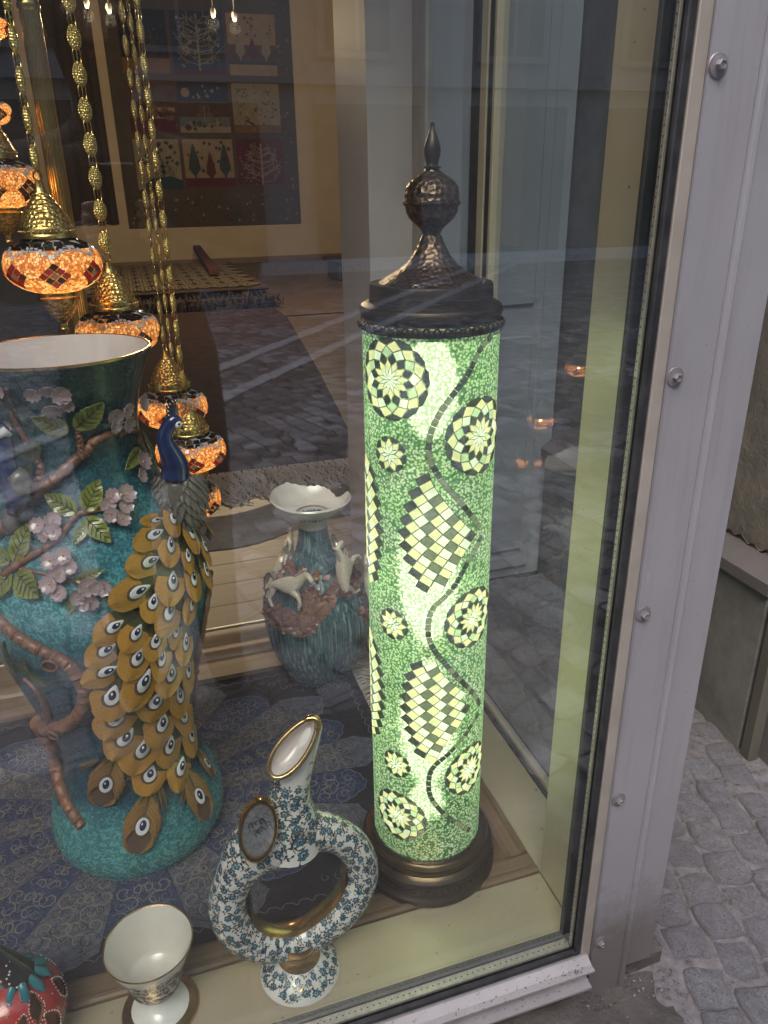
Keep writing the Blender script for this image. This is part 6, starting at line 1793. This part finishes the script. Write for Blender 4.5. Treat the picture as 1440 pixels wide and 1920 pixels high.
spec = [[('kilim_black', 'dark'), ('kilim_navy', 'bigtree'), ('kilim_cream', 'three')],
        [('kilim_brown', 'bushes'), ('kilim_sky', 'night'), ('kilim_pale', 'bird')],
        [('kilim_pale', 'bush'), ('kilim_cream', 'cypress'), ('kilim_red', 'redtree')]]
for ri, (z0, z1) in enumerate(rows_):
    for ci, (x0, x1) in enumerate(cols_):
        mt, kd = spec[ri][ci]; W, Hh = x1-x0, z1-z0; xc = (x0+x1)/2; sh = -.02*ri
        mb = MB(); krect(x0-.02, z0-.02, x1+.02, z1+.02, 'kilim_brown', .002, mb); krect(x0, z0, x1, z1, mt, .005, mb)
        if kd == 'dark': krect(x0, z0, x1, z0+Hh*.24, 'kilim_ochre', .010, mb); ktree(xc, z0+Hh*.2, W*.7, Hh*.5, 'kilim_brown', mb, 3); kdots(x0+.05, z0+Hh*.3, x1-.05, z1-.05, ['kilim_brown'], mb, 14, 1)
        if kd == 'bigtree': ktree(xc, z0+Hh*.06, W*1.0, Hh*.9, 'kilim_pale', mb, 5, 13); kdots(x0+.08, z0+.1, x1-.08, z1-.08, ['kilim_pale', 'kilim_sky', 'kilim_brown'], mb, 70, 2, .028, .017); krect(x0, z0, x1, z0+.05, 'kilim_red', .012, mb)
        if kd == 'three':
            krect(x0, z0, x1, z0+Hh*.5, 'kilim_brown', .008, mb); krect(x0, z0, x1, z0+Hh*.22, 'kilim_cream', .011, mb); krect(x0, z0+Hh*.18, x1, z0+Hh*.23, 'kilim_green', .0125, mb)
            kcyp(x0+W*.25, z0+Hh*.24, W*.2, Hh*.5, 'kilim_pale', mb, .014); kcyp(xc, z0+Hh*.22, W*.2, Hh*.4, 'kilim_red', mb, .015); kcyp(x0+W*.78, z0+Hh*.24, W*.2, Hh*.5, 'kilim_pale', mb, .014)
            kdots(x0+.05, z0+Hh*.55, x1-.05, z1-.05, ['kilim_brown', 'kilim_red'], mb, 22, 4, .018)
        if kd == 'bushes':
            krect(x0, z0, x1, z0+Hh*.30, 'kilim_red', .008, mb); krect(x0+W*.3, z0+Hh*.28, x1, z0+Hh*.5, 'kilim_cream', .009, mb); kdots(x0+W*.3, z0+Hh*.28, x1, z0+Hh*.5, ['kilim_brown', 'kilim_ochre'], mb, 22, 6, .05); kdots(x0+.05, z0+Hh*.55, x1-.05, z1-.05, ['kilim_red'], mb, 16, 7)
        if kd == 'night':
            krect(x0, z0+Hh*.62, x1, z1, 'kilim_navy', .009, mb); krect(x0, z0+Hh*.32, x1, z0+Hh*.60, 'kilim_brown', .009, mb); krect(x0, z0, x1, z0+Hh*.12, 'kilim_pale', .0095, mb)
            kpoly([(x0+W*.16+.07*math.cos(a), z0+Hh*.80+.07*math.sin(a)) for a in np.linspace(0, 6.28, 11)[:-1]], 'kilim_cream', .013, mb); kdots(x0+W*.3, z0+Hh*.66, x1-.05, z1-.05, ['kilim_pale'], mb, 10, 8, .025, .013)
            ktree(xc, z0+Hh*.22, W*.35, Hh*.35, 'kilim_pale', mb, 9, 6, .013); kdots(x0+.1, z0+.05, x1-.1, z0+Hh*.3, ['kilim_cream', 'kilim_green', 'kilim_brown'], mb, 16, 11, .04, .013)
        if kd == 'bird': kdots(x0+.05, z0+.05, x1-.05, z1-.05, ['kilim_brown', 'kilim_cream', 'kilim_ochre'], mb, 90, 12, .018); krect(x0, z0, x1, z0+Hh*.16, 'kilim_ochre', .009, mb); kpoly([(x0+W*.2, z0+Hh*.28), (x0+W*.45, z0+Hh*.12), (x0+W*.42, z0+Hh*.2)], 'kilim_teal', .014, mb)
        if kd == 'bush': kdots(x0+.05, z0+Hh*.35, x1-.05, z1-.05, ['kilim_black', 'kilim_brown'], mb, 26, 13, .035); ktree(xc+W*.1, z0+Hh*.15, W*.55, Hh*.45, 'kilim_black', mb, 14); kpoly([(x0+W*.1, z0), (x1, z0), (x1, z0+Hh*.18), (xc+.2, z0+Hh*.26), (xc-.1, z0+Hh*.24), (x0+W*.2, z0+Hh*.14)], 'kilim_teal', .014, mb)
        if kd == 'cypress':
            krect(x0, z0+Hh*.04, x1, z0+Hh*.22, 'kilim_red', .009, mb); krect(x0, z0, x1, z0+Hh*.04, 'kilim_brown', .010, mb)
            kcyp(x0+W*.2, z0+Hh*.2, W*.24, Hh*.72, 'kilim_green', mb); kcyp(xc+.02, z0+Hh*.15, W*.2, Hh*.6, 'kilim_red', mb, .013); kcyp(x0+W*.82, z0+Hh*.2, W*.24, Hh*.72, 'kilim_green', mb, .0125)
            kdots(x0+.05, z0+Hh*.35, x1-.05, z1-.05, ['kilim_black', 'kilim_red'], mb, 22, 15, .03, .016)
        if kd == 'redtree': ktree(xc+.02, z0+Hh*.06, W*.95, Hh*.85, 'kilim_pale', mb, 16, 11); kdots(x0+.05, z0+.05, x1-.05, z1-.05, ['kilim_brown', 'kilim_pale'], mb, 50, 17, .018, .009); krect(x0, z0, x1, z0+Hh*.08, 'kilim_brown', .010, mb)
        part('picture_panel', mb, kl, smooth=0)
mb = MB()
kdots(kx0+.05, kzb+.08, kx1-.05, rows_[2][0]-.10, ['kilim_cream', 'kilim_brown', 'kilim_red', 'kilim_green'], mb, 110, 21, .022, .003)
kdots(kx1-.30, kzb+.3, kx1-.05, kzt, ['kilim_cream', 'kilim_brown'], mb, 60, 22, .018, .003); part('border_motifs', mb, kl, kind='stuff', smooth=0)
# second, dark rug on the wall at the left of it
xa, xb = kz(108, 300)[0], kz(207, 300)[0]
m = MB(); zb_ = kz(190, 421)[2]; nn = 24
vs = []
for i in range(nn+1):
    x = xa+(xb-xa)*i/nn; y = BW-.05+.03*math.sin(i*1.1)
    vs += [(x, y, zb_), (x, y, 4.8)]
m.add(vs, [(2*i, 2*i+1, 2*i+3, 2*i+2) for i in range(nn)], 'pile_dark'); m.add([(a, b+.02, c) for a, b, c in vs], [(2*i, 2*i+2, 2*i+3, 2*i+1) for i in range(nn)], 'pile_dark')
solo('dark_wall_rug', m, 'plain dark brown rug hanging on the far wall left of the pictorial one', 'wall rug', (xa, BW-.05, zb_))
# dark textile with a roped edge right behind the left lamps
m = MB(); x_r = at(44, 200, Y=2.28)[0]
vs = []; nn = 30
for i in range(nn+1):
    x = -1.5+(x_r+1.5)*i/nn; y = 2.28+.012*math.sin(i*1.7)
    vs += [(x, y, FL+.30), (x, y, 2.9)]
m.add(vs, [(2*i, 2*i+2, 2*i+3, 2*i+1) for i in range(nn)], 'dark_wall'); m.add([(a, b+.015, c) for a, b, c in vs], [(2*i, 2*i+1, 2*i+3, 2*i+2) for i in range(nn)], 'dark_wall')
hg = thing('hanging_textile', 'dark hanging cloth with a twisted rope edge at the far left', 'wall hanging', (x_r, 2.28, FL+.30))
part('cloth', m, hg); m = MB()
for k in range(170):
    z = FL+.32+k*.0145
    m.tube([(x_r-.006, 2.262, z), (x_r, 2.256, z+.008), (x_r+.010, 2.262, z+.014)], .0055, 'pile_rug', 5)
part('rope_edge', m, hg, kind='stuff', smooth=60)
# stack of rugs
sy = 8.7; st = thing('rug_stack', 'low stack of folded brown and cream patterned rugs on the shop floor', 'rug stack', (1.2, sy, FL))
xl, xr_ = at(60, 590, Y=sy)[0], at(528, 560, Y=sy)[0]; zt_ = at(500, 536, Y=sy)[2]
layers = 5
for k in range(layers):
    z0 = FL+(zt_-FL)*k/layers; z1 = FL+(zt_-FL)*(k+1)/layers-.01
    m = MB(); m.rbox((xl+random.uniform(-.05, .05), sy+random.uniform(0, .08), z0), (xr_-.18*(k/layers)+random.uniform(-.06, .03), sy+3.4, z1), 'pile_rug' if k % 2 else 'pile_dark', .03); part('folded_rug', m, st)
m = MB(); zt2 = zt_+.004; r_ = np.random.default_rng(5); x1_ = xr_-.25
def tq(pts, mat): m.prism([(x, y, zt2) for x, y in pts], (0, 0, .006), mat)
for i in range(14):                      # bold chevrons and lozenges
    for j in range(7):
        x = xl+.2+(x1_-xl-.3)*i/13; y = sy+.25+.45*j; w_, h_ = .16, .20
        for s0 in (1.0, .55):
            pts = [(x-w_*s0, y), (x, y-h_*s0), (x+w_*s0, y), (x, y+h_*s0)]
            for a in range(4):
                p, q = np.array(pts[a]), np.array(pts[(a+1) % 4]); d = unit(np.append(q-p, 0))[:2]; nn_ = np.array((-d[1], d[0]))*.016
                tq([p-nn_, q-nn_, q+nn_, p+nn_], 'pile_cream')
part('chevron_pattern', m, st, kind='stuff', smooth=0)
m = MB()
for k in range(260):
    x = xl+(xr_-xl)*k/260; z = random.uniform(FL+.1, zt_-.03); m.tube([(x, sy-.01, z), (x+random.uniform(-.03, .03), sy-.05, z-.05), (x+random.uniform(-.05, .05), sy-.06, z-.13)], .006, 'pile_rug' if k % 3 else 'pile_dark', 3)
part('fringe', m, st, kind='stuff')
rb0, rb1 = at(362, 456, Z=zt_+.03), at(402, 515, Z=zt_+.03)
m = MB(); d_ = unit(rb1-rb0); q_ = np.array((-d_[1], d_[0], 0))*.06
m.prism([rb0-q_, rb0+q_, rb1+q_, rb1-q_][::-1], (0, 0, .06), 'red_bar')
solo('red_bolster', m, 'long dull red bolster lying on top of the rug stack', 'bolster', tuple(rb0))
# dark floor rug with long pale fringe
fy = 3.42
dr = thing('dark_floor_rug', 'very dark red floor rug with a long pale fringe at its near edge', 'rug', (0, fy, FL))
pts = [(-3.0, fy), (at(660, 882, Z=FL)[0]+.4, fy-.0), (at(655, 760, Z=FL)[0], at(655, 760, Z=FL)[1]), (at(545, 610, Z=FL)[0], 8.0), (-3.0, 8.0)]
pts = [(-3.0, fy), (.90, fy+.02), (1.045, 3.95), (1.215, 5.3), (1.50, 7.9), (1.5, 8.65), (-3.0, 8.65)]
m = MB(); m.prism([(x, y, FL+.002) for x, y in pts], (0, 0, .012), 'floor_rug'); part('woven_field', m, dr)
m = MB()
for k in range(900):
    x = -2.6+3.50*k/900+random.uniform(-.01, .01); L = random.uniform(.22, .40); a = random.uniform(-.35, .35)
    P = smooth_path([(x, fy+.01, FL+.014), (x+a*L*.4, fy-L*.4, FL+.018+random.uniform(0, .012)), (x+a*L*.9+random.uniform(-.03, .03), fy-L*.8, FL+.006+random.uniform(0, .012)), (x+a*L+random.uniform(-.06, .06), fy-L, FL+.006)], 6)
    m.tube(P, .0035, 'fringe_grey', 3)
part('fringe', m, dr, kind='stuff', smooth=60)
# grey folded cloth between fringe and threshold
m = MB(); nn = 40; vs = []
e0 = lambda t: at(200+470*t, 1008-60*t+18*math.sin(t*5), Z=FL)
for i in range(nn+1):
    t = i/nn; x = -1.6+2.5*t
    for j in range(9):
        y = 2.74+.10*math.sin(t*7)+.03*math.sin(t*23)+j*.040; vs.append((x, y, FL+.003+.018*math.sin(PI*j/8)*(.6+.4*math.sin(x*9+j))))
m.add(vs, [(i*9+j, (i+1)*9+j, (i+1)*9+j+1, i*9+j+1) for i in range(nn) for j in range(8)], 'grey_cloth')
solo('grey_runner', m, 'crumpled pale grey cloth on the shop floor under the rug fringe', 'cloth', (0, 2.8, FL), smooth=70)
# corner of a dark cabinet at the back
c = at(636, 500, Y=11.0); m = MB(); m.rbox((c[0]-.03, 10.9, FL), (c[0]+.7, 11.6, c[2]+.05), 'dark_wall', .02); m.rbox((c[0]-.08, 10.86, c[2]+.051), (c[0]+.75, 11.64, c[2]+.10), 'dark_wall', .015)
solo('dark_cabinet', m, 'dark cabinet corner against the far side of the shop, just left of the window post', 'cabinet', (c[0], 11.0, FL))
# small bright spotlights under the shop ceiling
for (x, y), wh in zip(((163, 12), (205, 22), (400, 30), (440, 37)), ('leftmost of the four small warm spotlights above the shop', 'second from the left of the four small warm spotlights', 'third small warm spotlight, over the navy tree picture', 'rightmost small warm spotlight, over the cream tree picture')):
    p = at(x, y, Y=8.4)
    sl = thing('spotlight', wh, 'spotlight', tuple(p), 'ceiling spotlights')
    m = MB(); m.ball(p, .015, 'spot_glow', 10, 8); part('glowing_bulb', m, sl)
    m = MB(); m.lathe([(.020, .006), (.026, .03), (.022, .06), (.0, .07)], 'dark_wall', 20, tuple(p)); m.tube([p+(0, 0, .07), (p[0], p[1], 5.2)], .004, 'dark_wall', 5); part('shade', m, sl)
    ld = bpy.data.lights.new('spot_bulb', 'POINT'); ld.energy = 55; ld.color = (1.0, .72, .42); ld.shadow_soft_size = .05
    lo = bpy.data.objects.new('spot_bulb', ld); COL.objects.link(lo); lo.parent = sl; lo.location = (0, 0, -.06)
# ================================================================== THE PERSON HOLDING THE PHONE (mirrored faintly in the pane)
PY = -.40
pp = thing('person', 'person in a dark coat holding up a phone, mirrored in the window', 'person', (0, PY, 0))
def body_part(name, J_, E_, mat):
    me = skin_mesh(name, J_, E_, mat, 2); o = bpy.data.objects.new(name, me); COL.objects.link(o); o.parent = pp; return o
Jb = [(0, 0, .98, .15), (0, .01, 1.12, .145), (0, .01, 1.28, .165), (0, .02, 1.42, .13), (0, .03, 1.50, .062), (0, .05, 1.56, .058), (0, .055, 1.66, .098), (0, .05, 1.74, .085),
      (-.19, .02, 1.41, .070), (-.27, .10, 1.17, .055), (-.10, .30, 1.24, .042), (-.055, .36, 1.30, .034), (.19, .02, 1.41, .070), (.27, .10, 1.17, .055), (.10, .30, 1.24, .042), (.055, .36, 1.30, .034),
      (-.10, 0, .90, .115), (-.11, .02, .50, .075), (-.12, 0, .10, .055), (-.13, .13, .045, .045), (.10, 0, .90, .115), (.11, .02, .50, .075), (.12, 0, .10, .055), (.13, .13, .045, .045)]
Eb = [(0, 1), (1, 2), (2, 3), (3, 4), (4, 5), (5, 6), (6, 7), (3, 8), (8, 9), (9, 10), (10, 11), (3, 12), (12, 13), (13, 14), (14, 15), (0, 16), (16, 17), (17, 18), (18, 19), (0, 20), (20, 21), (21, 22), (22, 23)]
body_part('body', [(a, b, c, r/1.25) for a, b, c, r in Jb], Eb, 'coat')
m = MB(); m.lathe([(.165, -.30), (.20, -.28), (.195, .0), (.165, .14), (.16, .24), (.19, .38), (.175, .46), (.085, .50)], 'coat', 32, (0, PY, .98)); part('coat', m, pp, smooth=60)
m = MB(); m.ball((0, PY+.035, 1.68), (.090, .108, .125), 'skin', 20, 14); m.ball((0, PY+.145, 1.665), (.014, .018, .022), 'skin', 8, 6)
for sx in (-1, 1): m.ball((sx*.033, PY+.128, 1.69), (.012, .008, .008), 'paint_white', 8, 6); m.ball((sx*.033, PY+.134, 1.69), (.006, .004, .006), 'paint_black', 8, 6); m.ball((sx*.092, PY+.03, 1.67), (.012, .022, .03), 'skin', 8, 6)
m.ball((0, PY+.130, 1.625), (.024, .010, .006), 'ornament_red', 8, 6); part('face', m, pp, smooth=70)
m = MB(); m.ball((0, PY+.02, 1.71), (.102, .115, .115), 'hair', 20, 14); part('hair', m, pp, smooth=70)
for sx in (-1, 1):
    m = MB(); m.ball((sx*.052, PY+.365, 1.31), (.018, .022, .040), 'skin', 12, 8)
    for q in range(4): m.tube([(sx*.058, PY+.385, 1.285+q*.019), (sx*.050, PY+.398, 1.287+q*.019), (sx*.036, PY+.386, 1.289+q*.019)], [.0085, .008, .007], 'skin', 8)
    m.tube([(sx*.05, PY+.35, 1.335), (sx*.035, PY+.360, 1.345), (sx*.02, PY+.362, 1.35)], [.010, .009, .008], 'skin', 8); part('hand', m, pp, smooth=70)
m = MB(); Mp = Matrix.Translation((0, -.016, 1.345))@Matrix.Rotation(math.radians(-23), 4, 'X'); m.box((-.037, -.005, -.075), (.037, .004, .075), 'paint_black', Mp)
ph = thing('phone', 'black phone held upright in both hands, mirrored in the window', 'phone', (0, -.016, 1.27)); part('phone_body', m, ph)

# ================================================================== GRIT, DUST AND CRUMBS
m = MB(); r_ = np.random.default_rng(33)
def crumb(x, y, z, s, mat):
    M = Matrix.Rotation(r_.uniform(0, 6.28), 3, 'Z')@Matrix.Rotation(r_.uniform(-1, 1), 3, 'X')
    m.ball((x, y, z+s*.3), (s, s*r_.uniform(.5, .9), s*r_.uniform(.35, .7)), mat, 5, 3, M)
for k in range(420):
    x = r_.uniform(.55, 1.33); y = r_.uniform(.42, 1.6)
    if .60 < x < .80 and y > .76: continue
    crumb(x, y, -.006 if x > .8 else .001, r_.uniform(.0008, .0030), 'concrete' if r_.random() < .6 else 'cobble_stone')
for k in range(110):
    crumb(r_.uniform(.60, .80), r_.uniform(.740, .782), .002, r_.uniform(.001, .0034), 'concrete' if k % 3 else 'cobble_stone')
part('grit', m, pavement, kind='stuff', smooth=0)
m = MB()
for k in range(170):
    x = r_.uniform(-.1, .61) if k % 2 else .61-abs(r_.normal(0, .06)); up_ = k % 3 > 0
    crumb(x, r_.uniform(.763, .784), (.1003 if up_ else .0650), r_.uniform(.0006, .0019), 'bark_knot' if k % 4 else 'concrete')
for k in range(60):
    crumb(r_.uniform(-.1, .60), r_.uniform(.836, .948), FL+.0004, r_.uniform(.0004, .0011), 'bark_knot' if k % 3 else 'tassel')
part('dirt_crumbs', m, win, kind='stuff', smooth=0)
